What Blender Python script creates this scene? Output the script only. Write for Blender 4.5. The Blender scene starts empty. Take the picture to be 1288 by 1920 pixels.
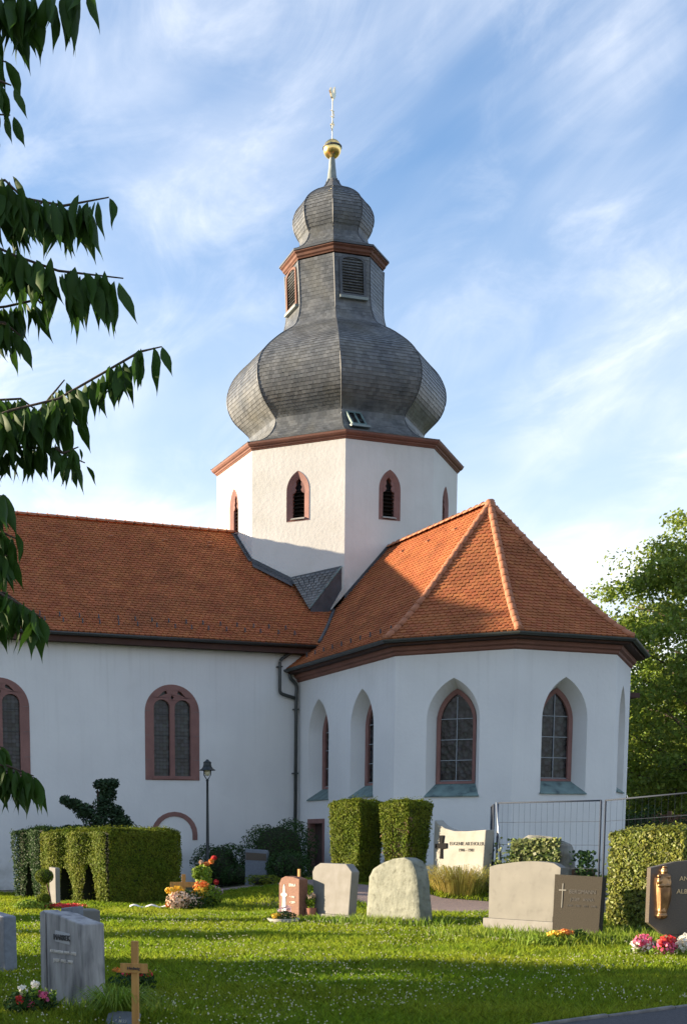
import bpy, bmesh, math, random
import numpy as np
from mathutils import Vector, Matrix, noise as mnoise
from mathutils.geometry import tessellate_polygon
random.seed(7); rng = np.random.default_rng(7)
S = bpy.context.scene
C = S.collection
rad = math.radians
# ------------------------------------------------------------------ camera
CAM = Vector((-21.7413, -44.4661, 1.5494)); YAW = .3635; PITCH = -.1287; ROLL = -.003
FPX, PPX, PPY = 2398.09, 405.56, 1881.14          # photograph pixels (1288 x 1920)
sy, cy, sp, cp, sr, cr = math.sin(YAW), math.cos(YAW), math.sin(PITCH), math.cos(PITCH), math.sin(ROLL), math.cos(ROLL)
RV = Vector((cy, -sy, 0)); FH = Vector((sy, cy, 0)); ZV = Vector((0, 0, 1))
FV = FH*cp + ZV*sp; UV = ZV*cp - FH*sp
R2 = RV*cr + UV*sr; U2 = -RV*sr + UV*cr
cd = bpy.data.cameras.new('camera'); cam = bpy.data.objects.new('camera', cd); C.objects.link(cam)
m = Matrix.Identity(4)
for i in range(3):
    m[i][0], m[i][1], m[i][2], m[i][3] = R2[i], U2[i], -FV[i], CAM[i]
cam.matrix_world = m
cd.sensor_fit = 'VERTICAL'; cd.sensor_height = 36; cd.lens = 36*FPX/1920
cd.shift_x = (644-PPX)/1920; cd.shift_y = (PPY-960)/1920
cd.clip_start = .05; cd.clip_end = 3000
S.camera = cam
# ------------------------------------------------------------------ sun, sky, exposure
SUN = Vector((1, -.60, -.216)).normalized()        # travel direction of the light
SEL = math.asin(-SUN.z); SAZ = math.atan2(-SUN.x, -SUN.y)   # azimuth from +Y towards +X
ld = bpy.data.lights.new('sun', 'SUN'); lo = bpy.data.objects.new('sun', ld); C.objects.link(lo)
ld.energy = 5.0; ld.angle = rad(.55); ld.color = (1, .83, .60)
lo.rotation_euler = SUN.to_track_quat('-Z', 'Y').to_euler(); lo.location = (-60, 40, 40)
W = bpy.data.worlds.new('World'); S.world = W; W.use_nodes = True
def world():
    nt = W.node_tree; N = nt.nodes; L = nt.links; N.clear()
    out = N.new('ShaderNodeOutputWorld'); bg = N.new('ShaderNodeBackground'); bg.inputs[1].default_value = .094
    sky = N.new('ShaderNodeTexSky'); sky.sky_type = 'NISHITA'; sky.sun_disc = False
    sky.sun_elevation = SEL; sky.sun_rotation = SAZ; sky.air_density = 1.0; sky.dust_density = .35; sky.ozone_density = 3.5
    tc = N.new('ShaderNodeTexCoord'); sx = N.new('ShaderNodeSeparateXYZ'); L.new(tc.outputs['Generated'], sx.inputs[0])
    def math_(op, a, b=None, cl=False):
        n = N.new('ShaderNodeMath'); n.operation = op; n.use_clamp = cl
        for i, v in enumerate((a, b)):
            if v is None: continue
            if isinstance(v, (int, float)): n.inputs[i].default_value = v
            else: L.new(v, n.inputs[i])
        return n.outputs[0]
    zz = math_('ADD', math_('MAXIMUM', sx.outputs[2], 0.0), .18)
    cx = N.new('ShaderNodeCombineXYZ'); L.new(math_('DIVIDE', sx.outputs[0], zz), cx.inputs[0]); L.new(math_('DIVIDE', sx.outputs[1], zz), cx.inputs[1])
    def nz(rot, sc, scale, det, rough, dist, off=(0, 0, 0)):
        mp = N.new('ShaderNodeMapping'); mp.inputs['Rotation'].default_value = (0, 0, rot); mp.inputs['Scale'].default_value = sc; mp.inputs['Location'].default_value = off
        L.new(cx.outputs[0], mp.inputs[0])
        t = N.new('ShaderNodeTexNoise'); t.inputs['Scale'].default_value = scale; t.inputs['Detail'].default_value = det
        t.inputs['Roughness'].default_value = rough; t.inputs['Distortion'].default_value = dist
        L.new(mp.outputs[0], t.inputs[0]); return t.outputs[0]
    def ramp(v, a, b):
        r = N.new('ShaderNodeMapRange'); r.inputs[1].default_value = a; r.inputs[2].default_value = b; r.clamp = True; r.interpolation_type = 'SMOOTHSTEP'
        L.new(v, r.inputs[0]); return r.outputs[0]
    big = ramp(nz(.3, (1, .7, 1), 1.25, 4, .55, .5, (-2.6, 5.1, 0)), .36, .66)
    wisp = ramp(nz(1.25, (1.0, .55, 1), 2.8, 10, .58, 1.0, (.4, 0, 0)), .38, .74)
    fine = ramp(nz(-.35, (1, .6, 1), 6.0, 10, .62, .8, (7, 2, 0)), .42, .80)
    cl = math_('ADD', math_('MULTIPLY', big, math_('ADD', math_('MULTIPLY', wisp, .42), .22)), math_('MULTIPLY', math_('MULTIPLY', fine, .34), math_('ADD', big, .25)))
    cl = math_('ADD', cl, .07)
    horizon = ramp(sx.outputs[2], .50, .04)
    cl = math_('ADD', cl, math_('MULTIPLY', horizon, .66), True)
    mix = N.new('ShaderNodeMixRGB'); L.new(cl, mix.inputs[0]); hs = N.new('ShaderNodeHueSaturation'); hs.inputs['Saturation'].default_value = 1.2; hs.inputs['Value'].default_value = 1.1; L.new(sky.outputs[0], hs.inputs['Color']); L.new(hs.outputs[0], mix.inputs[1]); mix.inputs[2].default_value = (4.5, 4.6, 4.8, 1)
    L.new(mix.outputs[0], bg.inputs[0]); L.new(bg.outputs[0], out.inputs[0])
world()
S.view_settings.view_transform = 'Standard'; S.view_settings.look = 'None'; S.view_settings.gamma = 1; S.view_settings.use_curve_mapping = False
S.view_settings.exposure = 1.62
S.cycles.max_bounces = 8; S.cycles.transparent_max_bounces = 8

# ------------------------------------------------------------------ pixel helpers (a pixel is only a direction)
def ray(px, py):
    x = (px-PPX)/FPX; y = -(py-PPY)/FPX
    return FV + R2*x + U2*y
def on_plane(px, py, n, d):
    r = ray(px, py); n = Vector(n); return CAM + r*((d-n.dot(CAM))/n.dot(r))
def at_depth(px, py, d):
    r = ray(px, py); return CAM + r*(d/r.dot(FH))
def rd(r, d, z=0):                                   # metres right of / ahead of the viewer -> world
    v = CAM + RV*r + FH*d; v.z = z; return v
def ss(a, b, x):
    t = min(1, max(0, (x-a)/(b-a))); return t*t*(3-2*t)
def gz(x, y):
    v = Vector((x, y, 0)) - CAM; r = v.dot(RV); d = v.dot(FH)
    return .42*ss(26.9, 29.6, d)*ss(-1.0, 3.2, r) + .012*math.sin(x*1.3+y*.7)*math.sin(y*1.1)
def col_ground(px, d):                               # ground point seen in picture column px at depth d
    p = at_depth(px, 1650, d); p.z = gz(p.x, p.y); return p

# ------------------------------------------------------------------ materials
def mat(name, col, rough=.8, col2=None, scale=4, bump=0, bscale=None, metal=0, island=0, detail=6, trans=0, stain=None, spec=.5, coat=0, stretch=None, lo=.35, hi=.65):
    m = bpy.data.materials.new(name); m.use_nodes = True; nt = m.node_tree; N = nt.nodes; L = nt.links
    b = N['Principled BSDF']; out = N['Material Output']
    b.inputs['Roughness'].default_value = rough; b.inputs['Metallic'].default_value = metal
    b.inputs['Specular IOR Level'].default_value = spec; b.inputs['Coat Weight'].default_value = coat
    c4 = lambda c: (c[0], c[1], c[2], 1)
    tc = N.new('ShaderNodeTexCoord'); vec = tc.outputs['Object']
    if stretch:
        mp = N.new('ShaderNodeMapping'); mp.inputs['Scale'].default_value = stretch; L.new(vec, mp.inputs[0]); vec = mp.outputs[0]
    def noise(sc, det=detail):
        t = N.new('ShaderNodeTexNoise'); t.inputs['Scale'].default_value = sc; t.inputs['Detail'].default_value = det; L.new(vec, t.inputs[0]); return t.outputs[0]
    cur = None
    def mixc(f, a, bb, typ='MIX'):
        x = N.new('ShaderNodeMixRGB'); x.blend_type = typ
        for i, v in enumerate((f, a, bb)):
            if isinstance(v, (int, float)): x.inputs[i].default_value = v
            elif isinstance(v, tuple): x.inputs[i].default_value = c4(v)
            else: L.new(v, x.inputs[i])
        return x.outputs[0]
    def rng_(v, a, bb, c=0., d=1.):
        r = N.new('ShaderNodeMapRange'); L.new(v, r.inputs[0])
        for i, q in enumerate((a, bb, c, d)): r.inputs[i+1].default_value = q
        return r.outputs[0]
    cur = mixc(rng_(noise(scale), lo, hi), col, col2) if col2 else None
    if island:
        g = N.new('ShaderNodeNewGeometry'); rp = g.outputs['Random Per Island']
        h = N.new('ShaderNodeHueSaturation'); h.inputs['Color'].default_value = c4(col)
        if cur is not None: L.new(cur, h.inputs['Color'])
        L.new(rng_(rp, 0, 1, 1-island, 1+island), h.inputs['Value'])
        mm = N.new('ShaderNodeMath'); mm.operation = 'FRACT'; m2 = N.new('ShaderNodeMath'); m2.operation = 'MULTIPLY'; m2.inputs[1].default_value = 7.31
        L.new(rp, m2.inputs[0]); L.new(m2.outputs[0], mm.inputs[0]); L.new(rng_(mm.outputs[0], 0, 1, .5-island*.04, .5+island*.04), h.inputs['Hue'])
        cur = h.outputs[0]
    if stain:
        sc, colr, a, bb, amt = stain
        cur = mixc(rng_(noise(sc, 8), a, bb, 0, amt), cur if cur is not None else col, colr)
    if cur is not None: L.new(cur, b.inputs['Base Color'])
    else: b.inputs['Base Color'].default_value = c4(col)
    if bump:
        bp = N.new('ShaderNodeBump'); bp.inputs['Strength'].default_value = min(1, bump); bp.inputs['Distance'].default_value = .02
        L.new(noise(bscale or scale*5), bp.inputs['Height']); L.new(bp.outputs[0], b.inputs['Normal'])
    if trans:
        t = N.new('ShaderNodeBsdfTranslucent'); mx = N.new('ShaderNodeMixShader'); mx.inputs[0].default_value = trans
        if cur is not None: L.new(cur, t.inputs[0])
        else: t.inputs[0].default_value = c4(col)
        L.new(b.outputs[0], mx.inputs[1]); L.new(t.outputs[0], mx.inputs[2]); L.new(mx.outputs[0], out.inputs[0])
    return m
def glass(name, col, kind):
    m = mat(name, col, .2, spec=.28); nt = m.node_tree; N = nt.nodes; L = nt.links; b = N['Principled BSDF']
    tc = N.new('ShaderNodeTexCoord'); mp = N.new('ShaderNodeMapping'); L.new(tc.outputs['Object'], mp.inputs[0])
    v = N.new('ShaderNodeTexVoronoi'); v.inputs['Scale'].default_value = 8.5; v.inputs['Randomness'].default_value = .16 if kind == 'roundel' else .85
    L.new(mp.outputs[0], v.inputs[0])
    r = N.new('ShaderNodeValToRGB'); L.new(v.outputs['Distance'], r.inputs[0])
    e = r.color_ramp.elements; e[0].position = .0; e[0].color = (col[0]*1.3, col[1]*1.3, col[2]*1.3, 1); e[1].position = .66; e[1].color = (col[0]*.35, col[1]*.35, col[2]*.35, 1)
    e2 = r.color_ramp.elements.new(.46); e2.color = (col[0], col[1], col[2], 1)
    n = N.new('ShaderNodeTexNoise'); n.inputs['Scale'].default_value = 1.9; n.inputs['Detail'].default_value = 4; L.new(mp.outputs[0], n.inputs[0])
    x = N.new('ShaderNodeMixRGB'); x.blend_type = 'MULTIPLY'; x.inputs[0].default_value = .85; L.new(r.outputs[0], x.inputs[1]); L.new(n.outputs[0], x.inputs[2])
    y = N.new('ShaderNodeMixRGB'); y.blend_type = 'MULTIPLY'; y.inputs[0].default_value = .8; L.new(x.outputs[0], y.inputs[1]); L.new(v.outputs['Color'], y.inputs[2])
    h = N.new('ShaderNodeHueSaturation'); h.inputs['Saturation'].default_value = .25; h.inputs['Value'].default_value = 1.6; L.new(y.outputs[0], h.inputs['Color']); L.new(h.outputs[0], b.inputs['Base Color'])
    ad = N.new('ShaderNodeMath'); ad.operation = 'ADD'; L.new(v.outputs['Distance'], ad.inputs[0]); L.new(n.outputs[0], ad.inputs[1])
    bp = N.new('ShaderNodeBump'); bp.inputs['Strength'].default_value = .16; bp.inputs['Distance'].default_value = .02; L.new(ad.outputs[0], bp.inputs['Height']); L.new(bp.outputs[0], b.inputs['Normal'])
    return m
MT = dict(
 plaster=mat('plaster', (.70, .695, .675), .9, (.65, .645, .63), .7, .35, 9, stain=(.45, (.50, .49, .46), .60, .82, .5)),
 tower_plaster=mat('tower_plaster', (.64, .625, .59), .9, (.57, .555, .52), .6, .4, 8, stain=(.9, (.50, .49, .43), .55, .8, .55)),
 sandstone=mat('sandstone', (.245, .125, .105), .85, (.20, .10, .085), 3, .3, 30),
 cornice=mat('painted_cornice', (.20, .088, .062), .75, (.16, .07, .05), 2, .15, 20),
 tile=mat('roof_tile', (.37, .13, .052), .85, (.30, .10, .040), 1.2, .25, 40, island=.13, spec=.15, stain=(.55, (.14, .06, .033), .52, .78, .5)),
 ridge=mat('ridge_tile', (.42, .165, .08), .8, (.30, .115, .055), 3, .3, 30, stain=(2, (.16, .10, .07), .55, .8, .5)),
 underlay=mat('roof_underlay', (.10, .04, .025), .9),
 slate=mat('slate', (.16, .164, .164), .34, (.105, .112, .12), 1.3, .2, 25, island=.22, spec=.16, stain=(.8, (.15, .14, .10), .52, .78, .5)),
 lead=mat('lead', (.07, .075, .085), .55, (.045, .05, .055), 3, .1),
 gutter=mat('gutter_metal', (.035, .04, .04), .45, (.05, .055, .05), 3),
 soffit=mat('soffit_wood', (.065, .028, .018), .8, (.05, .02, .014), 3),
 copper=mat('copper_patina', (.16, .24, .225), .6, (.10, .15, .15), 3.5, .1, stain=(4, (.035, .06, .065), .55, .7, .8)),
 pane=glass('leaded_glass', (.036, .041, .044), 'leaded'), roundel=glass('roundel_glass', (.032, .048, .062), 'roundel'),
 bar=mat('glazing_bar', (.24, .26, .28), .6), dark=mat('shade_black', (.012, .012, .013), .9),  # dark: shade put into colour, for unlit recesses and belfry slats
 louver=mat('louver_wood', (.022, .016, .012), .9, (.012, .009, .007), 5, spec=.05), wood_dark=mat('door_wood', (.055, .03, .022), .7, (.035, .02, .016), 3, stretch=(8, 8, .6)),
 orange=mat('painted_wood', (.15, .06, .035), .75, (.11, .042, .026), 4),
 gold=mat('gilding', (.95, .68, .25), .28, metal=1), white_gold=mat('weathered_gilding', (.85, .74, .50), .4, metal=.8),
 spire=mat('spire_copper', (.24, .27, .25), .55, (.17, .20, .19), 5),
 iron=mat('lamp_iron', (.012, .018, .019), .45), lampglass=mat('lamp_glass', (.55, .52, .36), .25),
 steel=mat('galvanised_steel', (.42, .44, .45), .38, (.30, .32, .34), 8, metal=.7), wire=mat('fence_wire', (.05, .058, .075), .8, spec=.1),
 slab=mat('grey_slab', (.36, .34, .32), .55, (.19, .18, .175), 4, .15, 30, stretch=(2.2, 2.2, .5), stain=(5, (.07, .07, .075), .50, .70, .8)),
 red_granite=mat('red_granite', (.22, .115, .08), .6, (.17, .088, .062), 14, .05, 60, spec=.1, stretch=(1, 1, 2)),
 pale_stone=mat('pale_limestone', (.235, .225, .21), .8, (.20, .19, .172), 5, .1, 40, spec=.1, stain=(3, (.17, .16, .135), .52, .74, .6)),
 boulder=mat('rough_boulder', (.245, .25, .205), .9, (.175, .18, .145), 5, .9, 14, spec=.1, stain=(9, (.11, .11, .085), .53, .70, .8)),
 boulder2=mat('grey_rock', (.24, .235, .20), .95, (.16, .16, .14), 5, .9, 12),  # own grey tone of the ivy-covered rock
 pink_stone=mat('polished_pinkish_granite', (.18, .172, .152), .5, (.152, .146, .13), 3, .03, 60, spec=.08, stain=(7, (.10, .095, .085), .55, .75, .5)),
 textured=mat('tooled_granite', (.06, .053, .042), .9, (.042, .037, .03), 60, .7, 90, spec=.1),
 polished=mat('polished_brown_granite', (.115, .092, .072), .22, (.09, .072, .058), 60, 0),
 white_marble=mat('weathered_marble', (.34, .325, .285), .7, (.27, .26, .225), 3, .3, 18, spec=.1, stain=(4, (.33, .32, .27), .58, .8, .6)),
 bluegrey=mat('blue_grey_granite', (.16, .18, .21), .4, (.12, .135, .16), 20),
 bronze=mat('bronze', (.42, .24, .11), .38, (.22, .12, .06), 9, metal=.85), iron_black=mat('cast_iron', (.008, .008, .008), .85, spec=.15),
 gold_letter=mat('gilt_lettering', (.75, .55, .30), .4, metal=.6), dark_letter=mat('dark_lettering', (.07, .065, .06), .8),
 grey_letter=mat('grey_lettering', (.42, .41, .40), .7), pale_letter=mat('pale_inlay', (.72, .66, .58), .6),
 wood=mat('yellow_wood', (.50, .26, .065), .65, (.40, .19, .045), 5, .15, 40, stretch=(6, 6, .7)),
 brick=mat('boundary_brick', (.22, .115, .07), .9, (.16, .085, .055), 4, .5, 12, island=.2), post_wood=mat('old_timber', (.20, .11, .065), .85, (.13, .075, .045), 6, .3),
 soil=mat('ground_earth', (.055, .075, .022), .95, (.075, .06, .03), 2.2, .6, 18), gravel=mat('gravel', (.30, .215, .185), .95, (.20, .15, .135), 40, .9, 90),
 asphalt=mat('dark_path', (.07, .066, .07), .95, (.05, .047, .05), 30, .8, 80), kerb=mat('kerb_stone', (.20, .185, .17), .9, (.13, .122, .11), 6, .5, 30),
 grass=mat('grass_blade', (.17, .27, .013), .6, (.27, .32, .022), .35, island=.38, trans=.48, spec=.25),
 drygrass=mat('dry_ornamental_grass', (.38, .29, .075), .7, (.25, .27, .05), 1.2, island=.3, trans=.4, spec=.25),
 clover=mat('clover_blossom', (.50, .47, .30), .8, island=.15), weed=mat('weed_leaf', (.15, .25, .02), .6, (.22, .29, .03), 1, island=.35, trans=.4, spec=.3),
 hedge=mat('hedge_leaf', (.10, .145, .012), .6, (.155, .175, .018), 1.6, island=.42, trans=.32, spec=.12),
 boxhedge=mat('box_leaf', (.17, .205, .028), .5, (.23, .24, .04), 3, island=.45, trans=.35, spec=.4),
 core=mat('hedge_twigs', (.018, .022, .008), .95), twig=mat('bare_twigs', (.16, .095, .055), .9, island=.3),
 darkleaf=mat('dark_shrub_leaf', (.028, .062, .018), .5, (.04, .078, .02), 2, island=.4, trans=.2, spec=.1),
 conifer=mat('dark_conifer', (.022, .05, .022), .6, (.03, .06, .02), 3, island=.4, trans=.12, spec=.3),
 oakleaf=mat('oak_leaf', (.17, .25, .035), .5, (.23, .29, .048), .5, island=.42, trans=.5, spec=.35),
 cherry=mat('cherry_leaf', (.026, .066, .008), .55, (.036, .085, .009), 30, trans=.34, spec=.22), bark=mat('bark', (.085, .06, .042), .95, (.05, .035, .026), 8, .8, 20),
 red=mat('red_petal', (.62, .03, .035), .6, island=.3, trans=.2), pink=mat('pink_petal', (.72, .12, .24), .6, island=.3, trans=.2), white=mat('white_petal', (.80, .76, .66), .6, island=.12, trans=.2),
 yellow=mat('yellow_petal', (.80, .50, .04), .6, island=.25, trans=.2), orange_p=mat('orange_petal', (.75, .24, .04), .6, island=.3, trans=.2), lilac=mat('lilac_petal', (.40, .28, .42), .6, island=.25, trans=.2),
 cream=mat('cream_petal', (.70, .50, .36), .6, island=.25, trans=.2), ivy=mat('ivy_leaf', (.10, .15, .03), .5, (.20, .22, .07), 5, island=.45, trans=.25, spec=.4),
 pot=mat('dark_pot', (.03, .025, .022), .6), terracotta=mat('terracotta', (.30, .12, .07), .8), ribbon=mat('white_ribbon', (.75, .73, .70), .6), stone_dish=mat('stone_dish', (.38, .36, .32), .85))

def weather(m, zbase, ztop):
    nt = m.node_tree; N = nt.nodes; L = nt.links; b = N['Principled BSDF']; src = b.inputs['Base Color'].links[0].from_socket
    tc = N.new('ShaderNodeTexCoord'); sx = N.new('ShaderNodeSeparateXYZ'); L.new(tc.outputs['Object'], sx.inputs[0])
    n1 = N.new('ShaderNodeTexNoise'); n1.inputs['Scale'].default_value = 1.6; n1.inputs['Detail'].default_value = 8; L.new(tc.outputs['Object'], n1.inputs[0])
    mp = N.new('ShaderNodeMapping'); mp.inputs['Scale'].default_value = (5, 5, .22); L.new(tc.outputs['Object'], mp.inputs[0])
    n2 = N.new('ShaderNodeTexNoise'); n2.inputs['Scale'].default_value = 1.5; n2.inputs['Detail'].default_value = 6; L.new(mp.outputs[0], n2.inputs[0])
    def mr(v, a, c, d=0, e=1):
        r = N.new('ShaderNodeMapRange'); L.new(v, r.inputs[0])
        for i, q in enumerate((a, c, d, e)): r.inputs[i+1].default_value = q
        return r.outputs[0]
    def mul(a, c):
        x = N.new('ShaderNodeMath'); x.operation = 'MULTIPLY'; L.new(a, x.inputs[0]); L.new(c, x.inputs[1]); return x.outputs[0]
    low = mul(mr(sx.outputs[2], zbase+1.1, zbase), mr(n1.outputs[0], .38, .62)); st = mul(mr(n2.outputs[0], .52, .72, 0, .28), mr(sx.outputs[2], ztop-3, ztop, .25, 1))
    a = N.new('ShaderNodeMixRGB'); L.new(low, a.inputs[0]); L.new(src, a.inputs[1]); a.inputs[2].default_value = (.33, .32, .28, 1)
    c = N.new('ShaderNodeMixRGB'); L.new(st, c.inputs[0]); L.new(a.outputs[0], c.inputs[1]); c.inputs[2].default_value = (.50, .49, .46, 1); L.new(c.outputs[0], b.inputs['Base Color'])
weather(MT['plaster'], .1, 7.2); weather(MT['tower_plaster'], 9.5, 14.7)
# ------------------------------------------------------------------ builders
def link(o, parent=None):
    C.objects.link(o)
    if parent: o.parent = parent
    return o
def mesh(name, V, F, m, parent=None, smooth=False):
    me = bpy.data.meshes.new(name); me.from_pydata([tuple(v) for v in V], [], [tuple(f) for f in F]); me.update()
    me.materials.append(m)
    if smooth: me.polygons.foreach_set('use_smooth', [True]*len(me.polygons))
    return link(bpy.data.objects.new(name, me), parent)
def npmesh(name, V, nper, m, parent=None):           # V (n*nper,3): one polygon of nper corners per element
    V = np.ascontiguousarray(V, np.float32).reshape(-1, 3); n = len(V)//nper
    me = bpy.data.meshes.new(name); me.vertices.add(len(V)); me.vertices.foreach_set('co', V.ravel())
    me.loops.add(len(V)); me.loops.foreach_set('vertex_index', np.arange(len(V), dtype=np.int32))
    me.polygons.add(n); me.polygons.foreach_set('loop_start', np.arange(0, len(V), nper, dtype=np.int32))
    me.update(calc_edges=True); me.materials.append(m)
    return link(bpy.data.objects.new(name, me), parent)
def tag(o, label=None, cat=None, group=None, kind=None):
    for k, v in (('label', label), ('category', cat), ('group', group), ('kind', kind)):
        if v: o[k] = v
    return o
def thing(name, label, cat, loc=(0, 0, 0), rz=0, group=None):
    o = bpy.data.objects.new(name, None); o.empty_display_size = .2; o.location = loc; o.rotation_euler = (0, 0, rz)
    return tag(link(o), label, cat, group)
class B:                                             # polygon collector
    def __init__(s): s.V = []; s.F = []
    def poly(s, pts):
        k = len(s.V); s.V += [tuple(p) for p in pts]; s.F.append(tuple(range(k, k+len(pts)))); return s
    def add(s, V, F):
        k = len(s.V); s.V += [tuple(v) for v in V]; s.F += [tuple(i+k for i in f) for f in F]; return s
    def box(s, x0, x1, y0, y1, z0, z1):
        V = [(x, y, z) for z in (z0, z1) for y in (y0, y1) for x in (x0, x1)]
        return s.add(V, [(0, 2, 3, 1), (4, 5, 7, 6), (0, 1, 5, 4), (2, 6, 7, 3), (0, 4, 6, 2), (1, 3, 7, 5)])
    def tube(s, pts, r, n=8, cap=True):
        pts = [Vector(p) for p in pts]; rs = r if isinstance(r, (list, tuple)) else [r]*len(pts); k0 = len(s.V); up = Vector((0, 0, 1))
        for i, p in enumerate(pts):
            t = (pts[min(i+1, len(pts)-1)]-pts[max(i-1, 0)]).normalized()
            a = t.cross(up if abs(t.z) < .95 else Vector((1, 0, 0))).normalized(); b = t.cross(a)
            for j in range(n):
                w = 2*math.pi*j/n; s.V.append(tuple(p + (a*math.cos(w)+b*math.sin(w))*rs[i]))
        for i in range(len(pts)-1):
            for j in range(n):
                A = k0+i*n+j; A2 = k0+i*n+(j+1) % n; s.F.append((A, A2, A2+n, A+n))
        if cap:
            s.F.append(tuple(range(k0+n-1, k0-1, -1))); e = k0+(len(pts)-1)*n; s.F.append(tuple(range(e, e+n)))
        return s
    def lathe(s, prof, n=12, c=(0, 0, 0)):
        k0 = len(s.V)
        for r, z in prof:
            for j in range(n):
                w = 2*math.pi*j/n; s.V.append((c[0]+r*math.cos(w), c[1]+r*math.sin(w), c[2]+z))
        for i in range(len(prof)-1):
            for j in range(n):
                A = k0+i*n+j; A2 = k0+i*n+(j+1) % n; s.F.append((A, A2, A2+n, A+n))
        return s
    def prism(s, outline, y0, y1, holes=(), f=None):  # outline in (x,z), extruded along y
        f = f or (lambda x, y, z: (x, y, z)); loops = [outline]+list(holes)
        tri = tessellate_polygon([[Vector((p[0], p[1], 0)) for p in l] for l in loops]); flat = [p for l in loops for p in l]; n = len(flat); k = len(s.V)
        s.V += [tuple(f(p[0], y0, p[1])) for p in flat] + [tuple(f(p[0], y1, p[1])) for p in flat]
        for t in tri: s.F.append(tuple(k+i for i in t)); s.F.append(tuple(k+n+i for i in reversed(t)))
        o = k
        for l in loops:
            for i in range(len(l)):
                j = (i+1) % len(l); s.F.append((o+i, o+j, o+j+n, o+i+n))
            o += len(l)
        return s
    def obj(s, name, m, parent=None, smooth=False, fix=True):
        o = mesh(name, s.V, s.F, m, parent, smooth)
        if fix:
            bm = bmesh.new(); bm.from_mesh(o.data); bmesh.ops.recalc_face_normals(bm, faces=bm.faces); bm.to_mesh(o.data); bm.free()
        return o
def bevel(o, w=.01, seg=2):
    md = o.modifiers.new('bevel', 'BEVEL'); md.width = w; md.segments = seg; md.limit_method = 'ANGLE'; md.angle_limit = rad(40); return o
def clone(o, parent, loc=None, rot=None, sc=None):
    c = o.copy(); C.objects.link(c); c.parent = parent
    if loc is not None: c.location = loc
    if rot is not None: c.rotation_euler = rot
    if sc is not None: c.scale = sc
    return c
# foliage: centres P, normals Nn, one folded leaf (quad) each
def leaves(name, P, Nn, size, m, parent=None, jitter=.7, aspect=.55, droop=0):
    P = np.asarray(P, float); n = len(P); Nn = np.asarray(Nn, float) + rng.normal(0, jitter, (n, 3)); Nn /= np.linalg.norm(Nn, axis=1, keepdims=True)+1e-9
    A = rng.normal(0, 1, (n, 3)); A[:, 2] -= droop; A -= Nn*np.sum(A*Nn, 1, keepdims=True); A /= np.linalg.norm(A, axis=1, keepdims=True)+1e-9
    Bb = np.cross(Nn, A); sz = (size*rng.uniform(.6, 1.35, n))[:, None]
    V = np.stack([P-A*sz*.5, P+Bb*sz*aspect*.5-Nn*sz*.08, P+A*sz*.5, P-Bb*sz*aspect*.5+Nn*sz*.08], 1)
    return tag(npmesh(name, V, 4, m, parent), kind='stuff') if parent is None else npmesh(name, V, 4, m, parent)
def ell_pts(n, c, r, shell=.35):
    d = rng.normal(0, 1, (n, 3)); d /= np.linalg.norm(d, axis=1, keepdims=True); q = (1-shell*rng.random(n)**1.5)[:, None]
    return np.array(c)+d*np.array(r)*q, d
def text_obj(s, size, m, parent, loc, name='lettering', depth=.006, align='CENTER'):
    cu = bpy.data.curves.new('t', 'FONT'); cu.body = s; cu.size = size; cu.extrude = depth; cu.align_x = align; cu.resolution_u = 2
    o = bpy.data.objects.new('t', cu); C.objects.link(o); dg = bpy.context.evaluated_depsgraph_get(); me = bpy.data.meshes.new_from_object(o.evaluated_get(dg))
    bpy.data.objects.remove(o); me.materials.clear(); me.materials.append(m)
    t = bpy.data.objects.new(name, me); link(t, parent); t.location = loc; t.rotation_euler = (rad(90), 0, 0); t['kind'] = 'stuff'; return t

# ================================================================== GROUND
T8 = math.tan(rad(22.5)); C8 = math.cos(rad(22.5)); S8 = math.sin(rad(22.5))
def ground():
    b = B(); fine = {}
    xs = list(np.arange(-32, 14, .5)); ys = list(np.arange(-46, 10, .5))
    X = [-900, -400, -150, -70]+xs+[14, 30, 70, 150, 400, 900]; Y = [-900, -300, -100, -60]+ys+[10, 30, 70, 150, 400, 900]
    V = [(x, y, gz(x, y)-.02) for y in Y for x in X]; n = len(X)
    F = [(j*n+i, j*n+i+1, (j+1)*n+i+1, (j+1)*n+i) for j in range(len(Y)-1) for i in range(n-1)]
    tag(mesh('ground', V, F, MT['soil'], smooth=True), kind='structure')
ground()
def strip(name, L, Rr, m, z=.006, sub=14):           # a sheet draped between two ground polylines
    def samp(pl, k):
        q = k*(len(pl)-1)/sub; i = min(int(q), len(pl)-2); return Vector(pl[i]).lerp(Vector(pl[i+1]), q-i)
    V = []; F = []; K = 5
    for k in range(sub+1):
        a, c = samp(L, k), samp(Rr, k)
        for j in range(K):
            p = a.lerp(c, j/(K-1)); V.append((p.x, p.y, gz(p.x, p.y)+z))
    for k in range(sub):
        for j in range(K-1): F.append((k*K+j, k*K+j+1, (k+1)*K+j+1, (k+1)*K+j))
    return tag(mesh(name, V, F, m), kind='structure')
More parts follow.
